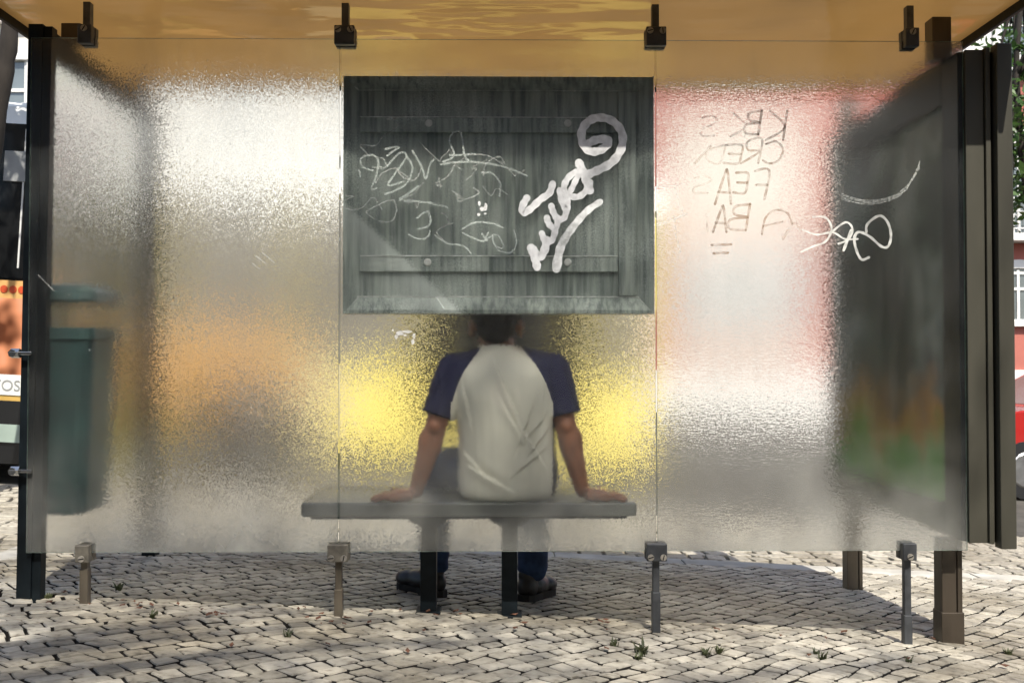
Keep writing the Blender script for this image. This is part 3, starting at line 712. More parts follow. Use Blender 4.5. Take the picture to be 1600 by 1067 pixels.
for yy, mm in ((.06, 'post'), (1.2, 'post2')):
    for nm, dx in (('leg', 0), ('leg_flange', .056)):
        q = MB(); xa = AX0-.09+.015 if False else AX0-.005
        xa = at(1472 if yy < .5 else 1324, 900, yy).x
        q.box((xa+dx, yy, gz(1.65, yy)-.06), (xa+dx+(.052 if dx == 0 else .018), yy+.07, AZ0+.003), 0, .003); part(q, nm, mm, ad)
    q = MB(); q.box((xa-.003, yy-.003, gz(1.65, yy)-.06), (xa+.0785, yy+.073, gz(1.65, yy)+.12), 0, .003)
    if yy < .5: part(q, 'leg_sleeve', mm, ad)
    q = MB(); q.box((xa-.004, yy+.03, AZ1-.013), (xa+.066, yy+.1, RU-.001), 0, .004)
    part(q, 'roof_stub', 'post', ad)

# ================================================================== BENCH
bz = at(780, 785, .03).z
bx0, bx1 = at(470, 797, .03).x, at(995, 797, .03).x
bench = tag(empty('bench', (0, .2, gz(0, .2))), 'grey metal slab bench on two dark posts inside the shelter', 'bench')
q = MB(); q.box((bx0, .03, bz-.05), (bx1, .4, bz), 0, .008); part(q, 'seat', 'bench', bench)
q = MB(); q.box((bx0+.03, .06, bz-.062), (bx1-.03, .37, bz-.0502)); part(q, 'seat_underframe', 'dark', bench)
for px in (670, 796):
    p = at(px, 900, .17); q = MB(); q.box((p.x-.029, .14, gz(p.x, .17)-.05), (p.x+.029, .2, bz-.0625), 0, .003); o = part(q, 'leg', 'dark', bench)
    q = MB(); q.box((p.x-.045, .125, gz(p.x, .17)-.004), (p.x+.045, .215, gz(p.x, .17)+.016), 0, .003); part(q, 'base_plate', 'dark', bench)
    q = MB(); q.prism([(p.x-.075, bz-.0622), (p.x+.075, bz-.0622), (p.x+.07, bz-.08), (p.x+.03, bz-.1), (p.x-.03, bz-.1), (p.x-.07, bz-.08)], 'y', .13, .21); part(q, 'bracket', 'dark', bench)

# ================================================================== LITTER BIN
lb = tag(empty('litter_bin', (-1.55, .27, gz(-1.55, .27))), 'dark green hooded litter bin hung on the left side frame', 'litter bin')
def roundrect(cx, cy, hx, hy, r, n=4):
    out = []
    for k, (sx_, sy_) in enumerate(((1, 1), (-1, 1), (-1, -1), (1, -1))):
        for i in range(n+1):
            a = math.pi/2*(k+i/n); out.append((cx+sx_*(hx-r)+r*math.cos(a), cy+sy_*(hy-r)+r*math.sin(a)))
    return out
def loft(q, secs):
    n = len(secs[0][0]); vs = []; fs = []
    for poly, z in secs: vs += [(x, y, z) for x, y in poly]
    for k in range(len(secs)-1):
        for i in range(n): fs.append((k*n+i, k*n+(i+1) % n, (k+1)*n+(i+1) % n, (k+1)*n+i))
    fs += [tuple(range(n-1, -1, -1)), tuple((len(secs)-1)*n+i for i in range(n))]
    q.add(vs, fs)
BX, BY = -1.565, .2
q = MB(); loft(q, [(roundrect(BX-.012, BY, .07, .1, .04), .375), (roundrect(BX-.012, BY, .098, .125, .045), .385), (roundrect(BX, BY, .112, .14, .045), 1.0), (roundrect(BX, BY, .12, .148, .045), 1.005), (roundrect(BX, BY, .12, .148, .045), 1.045), (roundrect(BX, BY, .105, .133, .04), 1.046), (roundrect(BX, BY, .1, .128, .04), .9)])
part(q, 'body', 'bin', lb)
q = MB(); loft(q, [(roundrect(BX, BY, .115, .145, .05), 1.135), (roundrect(BX, BY, .122, .152, .05), 1.145), (roundrect(BX, BY, .118, .148, .05), 1.175), (roundrect(BX, BY, .095, .12, .05), 1.198), (roundrect(BX, BY, .05, .06, .03), 1.206)])
part(q, 'hood', 'bin', lb)
q = MB(); q.box((BX-.118, BY-.1, .5), (BX-.095, BY+.1, 1.14), 0, .004); part(q, 'back_plate', 'bin', lb)
for dy in (-.11, .11):
    q = MB(); q.tube([(BX-.085, BY+dy, 1.03), (BX-.085, BY+dy, 1.14)], .009, 8); part(q, 'hood_support', 'bin', lb)

# ================================================================== PERSON
def remeshed(q, name, vox, it, mname, parent, attr=None, disp=None):
    o = q.build(name, mname)
    md = o.modifiers.new('r', 'REMESH'); md.mode = 'VOXEL'; md.voxel_size = vox; md.use_smooth_shade = True
    s = o.modifiers.new('s', 'SMOOTH'); s.iterations = it; s.factor = .5
    dg = bpy.context.evaluated_depsgraph_get(); me = bpy.data.meshes.new_from_object(o.evaluated_get(dg))
    o.modifiers.clear(); old = o.data; o.data = me; bpy.data.meshes.remove(old); me.name = name
    if not me.materials: me.materials.append(M[mname])
    if disp:
        nv = [v.normal.copy() for v in me.vertices]
        for v, n in zip(me.vertices, nv): v.co += n*disp(v.co, n)
    if attr:
        a = me.attributes.new(attr[0], 'FLOAT', 'POINT'); a.data.foreach_set('value', [attr[1](v.co) for v in me.vertices])
    for p in me.polygons: p.use_smooth = True
    if parent: o.parent = parent; o.matrix_parent_inverse = parent.matrix_world.inverted()
    return o
def limb(q, nodes, seg=14, extra=6):
    """tapered limb through joints with rounded ends"""
    for i in range(len(nodes)-1):
        (a, ra), (b, rb) = nodes[i], nodes[i+1]; a = Vector(a); b = Vector(b)
        q.tube([a, b], [ra, rb], seg)
        q.sphere(a, ra*1.0)
    q.sphere(nodes[-1][0], nodes[-1][1])
SX = .02                      # spine
HEAD = Vector((-.012, .205, 1.06)); TILT = Matrix.Rotation(math.radians(-22), 3, 'X') @ Matrix.Scale(1.1, 3)
SHL, SHR = Vector((-.168, .12, .897)), Vector((.2, .12, .897))
ELL, ELR = Vector((-.23, .085, .685)), Vector((.24, .085, .69))
WRL, WRR = Vector((-.298, .1, .462)), Vector((.3, .1, .462))
KNL, KNR = Vector((-.27, .63, .5)), Vector((.15, .64, .5))
ANL, ANR = Vector((-.258, .5, .095)), Vector((.133, .5, .075))
HPL, HPR = Vector((-.07, .2, .52)), Vector((.12, .2, .52))
SECT = [(.425, .03, .165, .15, .105), (.45, .032, .168, .172, .122), (.52, .032, .165, .178, .127), (.60, .03, .15, .172, .12), (.70, .027, .135, .174, .117), (.79, .024, .124, .18, .116),
        (.86, .02, .123, .178, .11), (.905, .016, .128, .165, .098), (.94, .01, .136, .125, .082), (.965, .0, .146, .08, .068), (.985, -.006, .155, .06, .06)]
def torso(q, g, zmax=9):
    zs = []
    S = SECT
    secs = []
    for i in range(len(S)-1):
        for k in range(3):
            t = k/3; p0, p1, p2, p3 = S[max(i-1, 0)], S[i], S[i+1], S[min(i+2, len(S)-1)]
            secs.append([.5*((2*p1[j])+(p2[j]-p0[j])*t+(2*p0[j]-5*p1[j]+4*p2[j]-p3[j])*t*t+(3*p1[j]-p0[j]-3*p2[j]+p3[j])*t**3) for j in range(5)])
    secs.append(list(S[-1]))
    polys = []
    for z, cx, cy, hw, hd in secs:
        poly = []
        for k in range(32):
            a_ = 2*math.pi*k/32; c_, s_ = math.cos(a_), math.sin(a_); e = .82
            poly.append((cx+(hw+g)*math.copysign(abs(c_)**e, c_), cy+(hd+g)*math.copysign(abs(s_)**e, s_)))
        polys.append((poly, z))
    loft(q, polys)
    for sh_ in (SHL, SHR):
        limb(q, [((SX-.012+(.05 if sh_.x > 0 else -.045), .145, .935), .045+g*.5), (sh_+Vector((-.02 if sh_.x > 0 else .02, 0, -.004)), .057+g)])
def hand(q, wr, side, bend):
    # fingers point outwards along the bench, thumb leaves the palm side towards the front
    G = 1.22; out = Vector((side*.93, -.05, 0))*G; fwd = Vector((0, 1, 0))*G
    base = wr+Vector((side*.012, -.01, -.012))
    for k in range(4):
        f = -.03+.02*k
        q.tube([base+fwd*f*.7, base+out*.06+fwd*f+Vector((0, 0, -.008))], [.021, .018], 8); q.sphere(base+out*.06+fwd*f+Vector((0, 0, -.008)), .017, 0, 8, 6)
        L_ = (.06, .07, .072, .062)[k]
        a = base+out*.062+fwd*f+Vector((0, 0, -.008)); d = (out+fwd*(-.25+.16*k)).normalized()
        b = a+d*L_*.5+Vector((0, 0, .004)); c = b+d*L_*.32+Vector((0, 0, -.006)); e = c+d*L_*.2+Vector((0, 0, -.005))
        limb(q, [(a, .0125), (b, .0115), (c, .0102), (e, .009)], 8)
    t0 = base+fwd*.03+out*.012; t1 = t0+fwd*.03+out*.02; t2 = t1+fwd*.022+out*.022; t3 = t2+fwd*.008+out*.018
    limb(q, [(t0, .019), (t1, .0145), (t2, .0125), (t3, .0105)], 8)
    q.sphere(base+out*.03, (.045, .04, .022), 0, 12, 8)
q = MB()
torso(q, -.012)
limb(q, [((SX-.015, .155, .94), .055), ((-.012, .18, 1.01), .055)])
q.sphere(HEAD+TILT @ Vector((0, -.005, .03)), (.076, .095, .094), 0, 20, 14, TILT); q.sphere(HEAD+TILT @ Vector((0, .03, -.05)), (.06, .068, .072), 0, 18, 12, TILT)
q.sphere(HEAD+TILT @ Vector((0, .075, -.085)), (.028, .024, .022), 0, 10, 8, TILT)                      # chin
limb(q, [(HEAD+TILT @ Vector((0, .09, .02)), .009), (HEAD+TILT @ Vector((0, .112, -.022)), .014)])        # nose
limb(q, [(HEAD+TILT @ Vector((-.04, .082, .03)), .011), (HEAD+TILT @ Vector((.04, .082, .03)), .011)])    # brow
limb(q, [(HEAD+TILT @ Vector((-.022, .09, -.055)), .009), (HEAD+TILT @ Vector((.022, .09, -.055)), .009)])  # lips
for s in (-1, 1):
    q.sphere(HEAD+TILT @ Vector((s*.08, -.005, -.012)), (.012, .02, .034), 0, 10, 8, TILT @ Matrix.Rotation(math.radians(-25*s), 3, 'Z'))
for sh_, el, wr, s in ((SHL, ELL, WRL, -1), (SHR, ELR, WRR, 1)):
    limb(q, [(sh_, .05), (sh_.lerp(el, .55), .046), (el, .039), (el.lerp(wr, .3), .043), (el.lerp(wr, .7), .033), (wr, .026)])
    q.sphere(el+Vector((0, -.024, .004)), .027); q.sphere(el.lerp(wr, .25)+Vector((s*.012, 0, 0)), (.036, .04, .06))
    hand(q, wr, s, 0)
for hp, kn, an in ((HPL, KNL, ANL), (HPR, KNR, ANR)):
    limb(q, [(hp, .075), (kn, .052), (kn.lerp(an, .35), .05), (an, .035)])
person = remeshed(q, 'person', .0055, 5, 'skin', None)
tag(person, 'man in navy-sleeved white shirt and jeans seated on the bench, back to the glass', 'person')
# hair cap
q = MB(); q.sphere(HEAD+TILT @ Vector((0, -.016, .036)), (.083, .098, .097), 0, 24, 16, TILT); q.sphere(HEAD+TILT @ Vector((0, -.058, -.03)), (.066, .045, .062), 0, 16, 12, TILT)
o = q.build('hair', 'hair')
bm = bmesh.new(); bm.from_mesh(o.data); bm.to_mesh(o.data); bm.free(); bpy.data.objects.remove(o)
hair = remeshed(q, 'hair', .005, 3, 'hair', person, disp=lambda p, n: .004*mnoise.noise(p*90))
for s in (-1, 1):
    qq = MB(); qq.sphere(HEAD+TILT @ Vector((s*.032, .086, .012)), .0125, 0, 10, 8); e = qq.build('eye', 'eye', person, True)
# shirt
def seam(p):
    """1 on the navy raglan sleeves, 0 on the white body"""
    x = p.x-(-.005)
    # raglan line from the neck (x .05, z 1.0) to the armpit (x .165, z .80)
    side = -1 if x < 0 else 1
    ax, az, bx_, bz_ = (.05, .985, .162, .78) if side < 0 else (.078, .985, .194, .78)
    t = clamp((az-p.z)/(az-bz_), -.3, 1.0); lx = ax+(bx_-ax)*(t**1.0)+.018*math.sin(math.pi*clamp(t, 0, 1))
    if p.z < .78:
        sp = ELL if side < 0 else ELR; lx = .162+.006 if side < 0 else .197
    if p.z > .975 and abs(x) < .075: return 0
    return clamp(.5+(abs(x)-lx)*60, 0, 1)
FOLDS = [((-.02, .93), (.075, .70), .007, .012), ((.075, .70), (.16, .56), .007, .012), ((.0, .80), (.10, .62), .004, .011), ((.13, .80), (.06, .60), .004, .014), ((-.13, .85), (-.10, .70), .005, .011), ((.16, .84), (.15, .68), .006, .01),
         ((-.10, .55), (.03, .475), .009, .014), ((.17, .74), (.09, .64), .005, .01), ((.17, .68), (.11, .60), .005, .009), ((-.14, .62), (-.05, .52), .004, .016), ((.17, .62), (.05, .52), .005, .014),
         ((-.2, .87), (-.25, .77), .004, .01), ((-.22, .9), (-.2, .76), .004, .008), ((.23, .9), (.27, .77), .004, .01), ((-.06, .97), (-.14, .92), .004, .012), ((.05, .97), (.14, .91), .004, .012)]
def fold(p, n):
    d = .0025*mnoise.noise(Vector((p.x*9, p.y*9, p.z*7)))
    if p.y > .2: return d
    for (a, b, h, wd) in FOLDS:
        ax, az = a; bx_, bz_ = b; L2 = (bx_-ax)**2+(bz_-az)**2; t = clamp(((p.x-ax)*(bx_-ax)+(p.z-az)*(bz_-az))/L2, 0, 1)
        s_ = ((p.x-ax)*(bz_-az)-(p.z-az)*(bx_-ax))/math.sqrt(L2); ex = (p.x-(ax+t*(bx_-ax)))**2+(p.z-(az+t*(bz_-az)))**2
        w_ = math.sin(math.pi*clamp(t, .08, .92)); wd = wd*1.6; d += 1.15*h*w_*math.exp(-ex/(wd*wd))*(1 if s_ > 0 else -.8)
    return d
q = MB(); torso(q, .006)
for sh_, el, s in ((SHL, ELL, -1), (SHR, ELR, 1)):
    cuff = sh_.lerp(el, .8)
    limb(q, [(sh_, .06), (sh_.lerp(el, .4)+Vector((s*.004, 0, 0)), .061)])
    q.tube([sh_.lerp(el, .35), cuff+Vector((s*.004, 0, 0))], [.06, .061], 20)
shirt = remeshed(q, 'shirt', .0055, 4, 'shirt', person, attr=('navy', seam), disp=fold)
shirt['label'] = 'off-white raglan shirt with navy short sleeves'
# jeans
q = MB(); q.sphere((SX+.01, .205, .505), (.168, .118, .078))
limb(q, [(HPL, .088), (HPL.lerp(KNL, .5), .083), (KNL, .068), (KNL.lerp(ANL, .45), .066), (ANL+Vector((0, 0, .03)), .058)])
limb(q, [(HPR, .088), (HPR.lerp(KNR, .5), .083), (KNR, .068), (KNR.lerp(ANR, .45), .066), (ANR+Vector((0, 0, .03)), .06)])
for v_ in range(0): pass
jeans = remeshed(q, 'jeans', .0065, 3, 'jeans', person, disp=lambda p, n: .006*mnoise.noise(Vector((p.x*14, p.y*14, p.z*34)))*(1 if p.z < .25 else .4))
# shoes
def shoe(heel, toe):
    heel = Vector(heel); toe = Vector(toe); d = (toe-heel); L_ = d.length; d.normalize(); r = Matrix((d, Vector((-d.y, d.x, 0)), Vector((0, 0, 1)))).transposed()
    def W(v): return heel+r @ Vector(v)
    q = MB()
    q.sphere(W((.04, 0, .05)), (.046, .042, .05), 0, 14, 10, r); q.sphere(W((L_*.5, 0, .045)), (.09, .042, .043), 0, 14, 10, r); q.sphere(W((L_-.06, 0, .042)), (.068, .05, .038), 0, 14, 10, r)
    limb(q, [(W((.05, 0, .06)), .038), (W((.045, 0, .1)), .04)]); limb(q, [(W((L_*.42, 0, .075)), .026), (W((.07, 0, .1)), .036)])
    o = remeshed(q, 'shoe', .006, 3, 'shoe', person)
    q = MB(); pr = [(-.006, 0), (.0, .026), (.03, .037), (.07, .038), (.12, .035), (L_-.09, .044), (L_-.05, .044), (L_-.02, .034), (L_-.002, .018), (L_+.004, 0)]
    poly = [(u, v) for u, v in pr]+[(u, -v) for u, v in pr[-2:0:-1]]
    n = len(poly); vs = [W((u, v, -.005)) for u, v in poly]+[W((u, v, .024)) for u, v in poly]
    q.add(vs, [tuple(range(n)), tuple(range(2*n-1, n-1, -1))]+[(i, i+n, (i+1) % n+n, (i+1) % n) for i in range(n)]); q.build('sole', 'sole', o)
    q = MB()
    for k in range(4):
        u = L_*.42+.02*k; q.tube([W((u, -.024, .078-.006*k)), W((u+.004, 0, .088-.007*k)), W((u, .024, .078-.006*k))], .0035, 6)
    q.build('lace', 'lace', o)
    return o
def on(x, y): return (x, y, gz(x, y)+.013)
shoe(on(-.225, .455), on(-.41, .655)); shoe(on(.095, .445), on(.215, .69))
bpy.context.view_layer.update()

# ================================================================== CITY BUS
def road_z(x, y): return rz(x, y)-.015
BH = 3.08
def bus_body(root, BL, BR, m):
    q = MB(); prof = [(0, .16), (0, 1.2), (.03, 2.7), (.12, 2.98), (.35, BH), (2.15, BH), (2.38, 2.98), (2.47, 2.7), (2.5, 1.2), (2.5, .16)]
    q.prism(prof, 'x', BL, BR); q.build('body', m, root)
    q = MB(); q.prism([(-.012, 2.78), (.1, 3.0), (.34, BH+.012), (2.16, BH+.012), (2.4, 3.0), (2.512, 2.78), (2.4, 2.8), (.1, 2.8)], 'x', BL-.01, BR+.01); q.build('roof_cove', 'buswhite', root)
def bus_wheel(root, cx):
    q = MB(); q.tube([(cx, -.02, .5), (cx, .25, .5)], .62, 28); q.build('wheel_arch', 'black', root)
    q = MB(); q.tube([(cx, -.06, .485), (cx, .2, .485)], .485, 28); wo = q.build('wheel', 'black', root)
    q = MB(); q.tube([(cx, -.075, .485), (cx, -.055, .485)], [.24, .28], 20); q.build('rim', 'rim', wo)
# yellow bus in the far lane
YB = 6.6
bus = tag(empty('city_bus', (-2, YB, road_z(-2, YB))), 'yellow city bus with orange panel and dark folding doors in the far lane', 'bus')
bus.rotation_euler.y = .053
lx = lambda px: at(px, 500, YB).x+2
BL, BR = lx(40), lx(1012)
def bpart(q, name, m, **k): o = q.build(name, m, bus, **k); return o
bus_body(bus, BL, BR, 'busyellow')
for xa_, xb_, nw in ((BL+.12, lx(638), 3), (lx(907), BR-.06, 1)):
    for k in range(nw):
        w0 = xa_+(xb_-xa_)*k/nw+.03; w1 = xa_+(xb_-xa_)*(k+1)/nw-.03
        q = MB(); q.box((w0, -.012, 1.06), (w1, .05, 2.72), 0, .01); o = bpart(q, 'window', 'buswin')
        q = MB(); q.box((w0+.03, -.02, 2.3), (w1-.03, -.0125, 2.33)); q.build('window_bar', 'busgrey', o)
q = MB(); q.box((lx(645), -.018, .38), (lx(900), .05, 2.7), 0, .01); door = bpart(q, 'door', 'busblack')
for pxa, pxb in ((652, 768), (777, 893)):
    q = MB(); q.box((lx(pxa), -.03, .5), (lx(pxb), -.0185, 2.6), 0, .01); q.build('door_leaf', 'busblack', door)
q = MB(); q.box((lx(160), -.03, .45), (lx(465), .02, 1.3)); bpart(q, 'orange_panel', 'busorange')
q = MB(); q.box((lx(45), -.006, .16), (lx(159), .02, .9)); bpart(q, 'side_panel', 'buswhite')
q = MB(); q.box((lx(466), -.006, .16), (lx(528), .02, 1.05)); bpart(q, 'side_panel', 'buscream')
q = MB(); q.box((lx(45), -.022, 1.12), (lx(159), .02, 1.42)); bpart(q, 'orange_stripe', 'busorange')
bus_wheel(bus, lx(385)); bus_wheel(bus, lx(60)+.5)
# black-glazed bus nearer the kerb, only its end shows
NB = 4.4
nbus = tag(empty('kerbside_bus', (-4, NB, road_z(-4, NB))), 'black-glazed bus by the kerb with dotted orange advert band', 'bus')
nbus.rotation_euler.y = .053
lx = lambda px: at(px, 500, NB).x+4
def bpart(q, name, m, **k): o = q.build(name, m, nbus, **k); return o
bus_body(nbus, -6.5, lx(46), 'busblack')
q = MB(); q.box((lx(-560), -.016, 1.62), (lx(45), .05, 2.84)); bpart(q, 'glazing_band', 'busblack')
for px, wd in ((10, .012), (26, .02), (-60, .03)):
    x = lx(px); q = MB(); q.box((x, -.024, 1.7), (x+wd, -.0165, 2.8)); bpart(q, 'mullion', 'buswhite')
q = MB(); q.box((lx(-20), -.03, 2.38), (lx(33), -.0165, 2.62), 0, .004); bpart(q, 'vent_panel', 'busgrey')
q = MB(); q.box((lx(-300), -.012, 1.46), (lx(45), .02, 1.6)); bpart(q, 'advert_band', 'busorange')
for k in range(9):
    cx = lx(5+14*(k-6)); q = MB(); q.tube([(cx, -.013, 1.53), (cx, -.017, 1.53)], .03, 16)
    bpart(q, 'band_dot', 'dot')
q = MB(); q.box((lx(-300), -.012, .86), (lx(45), .02, 1.4598)); bpart(q, 'advert', 'ad')
q = MB(); q.box((lx(-300), -.02, .7), (lx(45), .02, .8598)); cap = bpart(q, 'caption_strip', 'buswhite')
q = MB(); q.box((lx(-300), -.012, .655), (lx(45), .02, .6998)); bpart(q, 'trim_strip', 'gold')
q = MB(); q.box((lx(-300), -.016, .47), (lx(45), .02, .6548)); bpart(q, 'skirt', 'busblack')
q = MB(); q.box((lx(-300), -.02, .33), (lx(45), .02, .4698)); bpart(q, 'skirt', 'busgreen')
cu = bpy.data.curves.new('caption', 'FONT'); cu.body = 'MINUTOS'; cu.size = .12; cu.extrude = .001; cu.align_x = 'RIGHT'
co = bpy.data.objects.new('caption', cu); C.objects.link(co); co.data.materials.append(M['busgrey'])
dg = bpy.context.evaluated_depsgraph_get(); me = bpy.data.meshes.new_from_object(co.evaluated_get(dg)); bpy.data.objects.remove(co)
co = bpy.data.objects.new('caption', me); C.objects.link(co); co.parent = cap; co.rotation_euler = (math.pi/2, 0, 0); co.location = (lx(27), -.0225, .735)
bus_wheel(nbus, lx(-420))

# ================================================================== RED CAR
car = tag(empty('red_car', (6.9, 7.9, road_z(6.9, 7.9))), 'red hatchback parked across the street below the red building', 'car')
car.rotation_euler = (0, .053, 0)
side = [(-2.02, .32), (-2.06, .62), (-1.98, .82), (-1.15, .98), (-.55, 1.36), (-.1, 1.45), (.9, 1.44), (1.55, 1.1), (1.92, .98), (2.0, .62), (1.96, .3)]
q = MB(); n = len(side)
vs = []
for y, sq in ((-.86, .0), (-.8, .06), (.8, .06), (.86, .0)):
    for x, z in side:
        inset = .16*clamp((z-.95)/.5, 0, 1)
        yy = y-(inset if y > 0 else -inset)
        vs.append((x, yy, z if sq else z-.02*(z > .9)))
fs = [(k*n+i, k*n+(i+1) % n, (k+1)*n+(i+1) % n, (k+1)*n+i) for k in range(3) for i in range(n)]+[tuple(range(n)), tuple(3*n+i for i in range(n-1, -1, -1))]
q.add(vs, fs); q.build('body', 'carred', car)
def quadpart(name, pts, m, th=.01, parent=car):
    q = MB(); P = [Vector(p) for p in pts]; nr = (P[1]-P[0]).cross(P[2]-P[0]).normalized()*th
    k = len(P); q.add(P+[p+nr for p in P], [tuple(range(k)), tuple(range(2*k-1, k-1, -1))]+[(i, (i+1) % k, (i+1) % k+k, i+k) for i in range(k)]); return q.build(name, m, parent)
quadpart('windscreen', [(-1.12, -.74, 1.005), (-.58, -.62, 1.345), (-.58, .62, 1.345), (-1.12, .74, 1.005)], 'pane', -.012)
quadpart('rear_window', [(.95, -.6, 1.42), (1.5, -.7, 1.13), (1.5, .7, 1.13), (.95, .6, 1.42)], 'pane', .012)
for s in (-1, 1):
    yb, yt = s*.865, s*.745
    quadpart('side_window', [(-.98, yb, 1.0), (.05, yb, 1.0), (.05, yt, 1.36), (-.5, yt, 1.34)], 'pane', .012*(1))
    quadpart('side_window', [(.12, yb, 1.0), (1.3, yb, 1.02), (.9, yt, 1.36), (.12, yt, 1.36)], 'pane', .012)
    for x in (-1.3, 1.25):
        q = MB(); q.tube([(x, s*.7, .31), (x, s*.875, .31)], .31, 22); wo = q.build('wheel', 'black', car)
        q = MB(); q.tube([(x, s*.87, .31), (x, s*.885, .31)], [.2, .18], 18); q.build('rim', 'rim', wo)
    quadpart('headlight', [(-2.03, s*.8, .66), (-1.99, s*.8, .8), (-1.99, s*.5, .82), (-2.045, s*.5, .66)], 'chrome', .02*s)
    quadpart('tail_light', [(1.97, s*.82, .75), (1.94, s*.82, .96), (1.94, s*.6, .96), (1.97, s*.6, .75)], 'dot', .03)
    q = MB(); q.box((-.75, s*.87, .95), (-.62, s*1.0, 1.06), 0, .02); q.build('door_mirror', 'black', car)
q = MB(); q.box((-2.1, -.84, .3), (-1.96, .84, .5), 0, .03); q.build('bumper', 'black', car)
q = MB(); q.box((-1.6, -.875, .3), (1.6, -.85, .42), 0, .01); q.build('sill', 'black', car)

# ================================================================== BUILDINGS
def window(root, cx, z0, z1, wd, y, arch=True):
    q = MB(); hw = wd/2
    q.box((cx-hw-.2, y-.1, z0-.25), (cx-hw, y+.05, z1)); q.box((cx+hw, y-.1, z0-.25), (cx+hw+.2, y+.05, z1))
    q.box((cx-hw-.28, y-.16, z0-.36), (cx+hw+.28, y+.05, z0-.2501))
    if arch:
        n = 10; out = [(cx+(hw+.2)*math.cos(math.pi*k/n), z1+.02+.38*math.sin(math.pi*k/n)) for k in range(n+1)]
        inn = [(cx+hw*math.cos(math.pi*k/n), z1+.0+.16*math.sin(math.pi*k/n)) for k in range(n, -1, -1)]
        for k in range(n):
            a, b, c, d = out[k], out[k+1], inn[n-k-1], inn[n-k]
            q.prism([a, b, c, d], 'y', y-.1, y+.05)
    else: q.box((cx-hw-.25, y-.14, z1+.0005), (cx+hw+.25, y+.05, z1+.22))
    w_ = part(q, 'window', 'white', root)
    q = MB(); q.box((cx-hw, y-.02, z0-.25), (cx+hw, y+.02, z1+.14)); p_ = q.build('pane', 'pane', w_); p_.matrix_parent_inverse = Matrix.Translation(-root.location) if False else Matrix()
    q = MB()
    for xx in (cx-hw+.03, cx, cx+hw-.03): q.box((xx-.035, y-.06, z0-.25), (xx+.035, y-.021, z1+.1))
    for zz in (z0-.2, z0+(z1-z0)*.62, z1+.02): q.box((cx-hw, y-.064, zz-.035), (cx+hw, y-.022, zz+.035))
    f_ = q.build('sash', 'white', w_); f_.matrix_parent_inverse = Matrix()
    return w_
def balcony(root, cx, z, wd, y):
    q = MB(); q.box((cx-wd/2, y-.6, z-.2), (cx+wd/2, y, z)); b = part(q, 'balcony', 'white', root)
    q = MB(); n = int(wd/.16)
    for k in range(n+1): x = cx-wd/2+.05+(wd-.1)*k/n; q.box((x-.014, y-.57, z), (x+.014, y-.543, z+.95))
    q.box((cx-wd/2, y-.59, z+.95), (cx+wd/2, y-.52, z+1.0)); q.box((cx-wd/2, y-.58, z+.12), (cx+wd/2, y-.53, z+.15))
    for k in range(n):
        x = cx-wd/2+.05+(wd-.1)*(k+.5)/n
        q.tube([(x+.06*math.cos(a), y-.555, z+.55+.06*math.sin(a)) for a in [i*math.pi/4 for i in range(9)]], .012, 5, cap=False)
    rl = q.build('railing', 'white', b); return b
FY = 24.5
rb = tag(empty('red_building', (11, FY, -1.3)), 'red rendered town house with white arched window surrounds and balconies', 'building')
q = MB(); q.box((3.6, FY, -2), (22, FY+9, 13.5)); part(q, 'wall', 'redwall', rb)
zf = lambda py: at(1500, py, FY).z
xf = lambda px: at(px, 300, FY).x
for pa, pb in ((112, 118), (372, 380)):
    q = MB(); q.box((3.55, FY-.14, zf(pb)), (22.05, FY-.001, zf(pa))); part(q, 'string_course', 'stone', rb)
q = MB(); q.box((3.55, FY-.12, zf(118)), (22.05, FY-.001, 13.4)); part(q, 'upper_storey_render', 'white', rb)
q = MB(); q.box((3.55, FY-.1, -2), (22.05, FY-.001, zf(578))); part(q, 'plinth', 'white', rb)
q = MB(); q.box((xf(1042), FY-.25, zf(345)), (xf(1262), FY-.0015, zf(181))); part(q, 'white_bay', 'cream', rb)
q = MB(); q.box((xf(1042), FY-.23, zf(576)), (xf(1262), FY-.0015, zf(345.5))); part(q, 'pink_bay', 'pinkwall', rb)
for px in (1085, 1155, 1225):
    window(rb, xf(px), zf(500), zf(400), .85, FY-.231, True)
for px in (1360, 1475, 1588):
    window(rb, xf(px), zf(490), zf(428), 1.1, FY-.001); 
for px in (1360, 1475, 1590):
    balcony(rb, xf(px), zf(368), 1.9, FY-.001); window(rb, xf(px), zf(360), zf(225), 1.0, FY-.001)
for px in (1085, 1225, 1360, 1475, 1590):
    window(rb, xf(px), zf(95), zf(10), 1.1, FY-.121, False)
q = MB(); q.box((3.4, FY-.5, 13.5), (22.2, FY+9.2, 13.9)); part(q, 'cornice', 'stone', rb)
PY = 18.0
pb_ = tag(empty('pale_building', (-7, PY, -1)), 'pale cream apartment building rising behind the bus', 'building')
q = MB(); q.box((-20, PY, -2), (1.6, PY+8, 12.5)); part(q, 'wall', 'cream', pb_)
for z_ in (4.6, 8.2): q = MB(); q.box((-20.05, PY-.2, z_), (1.65, PY-.001, z_+.35)); part(q, 'string_course', 'white', pb_)
for cx in [-18.5+2.6*k for k in range(8)]:
    for z_ in (1.3, 5.4, 9.0): window(pb_, cx, z_+.3, z_+2.0, 1.1, PY-.001, False)
q = MB(); q.box((-20.3, PY-.5, 12.5), (1.9, PY+8.3, 12.9)); part(q, 'cornice', 'white', pb_)

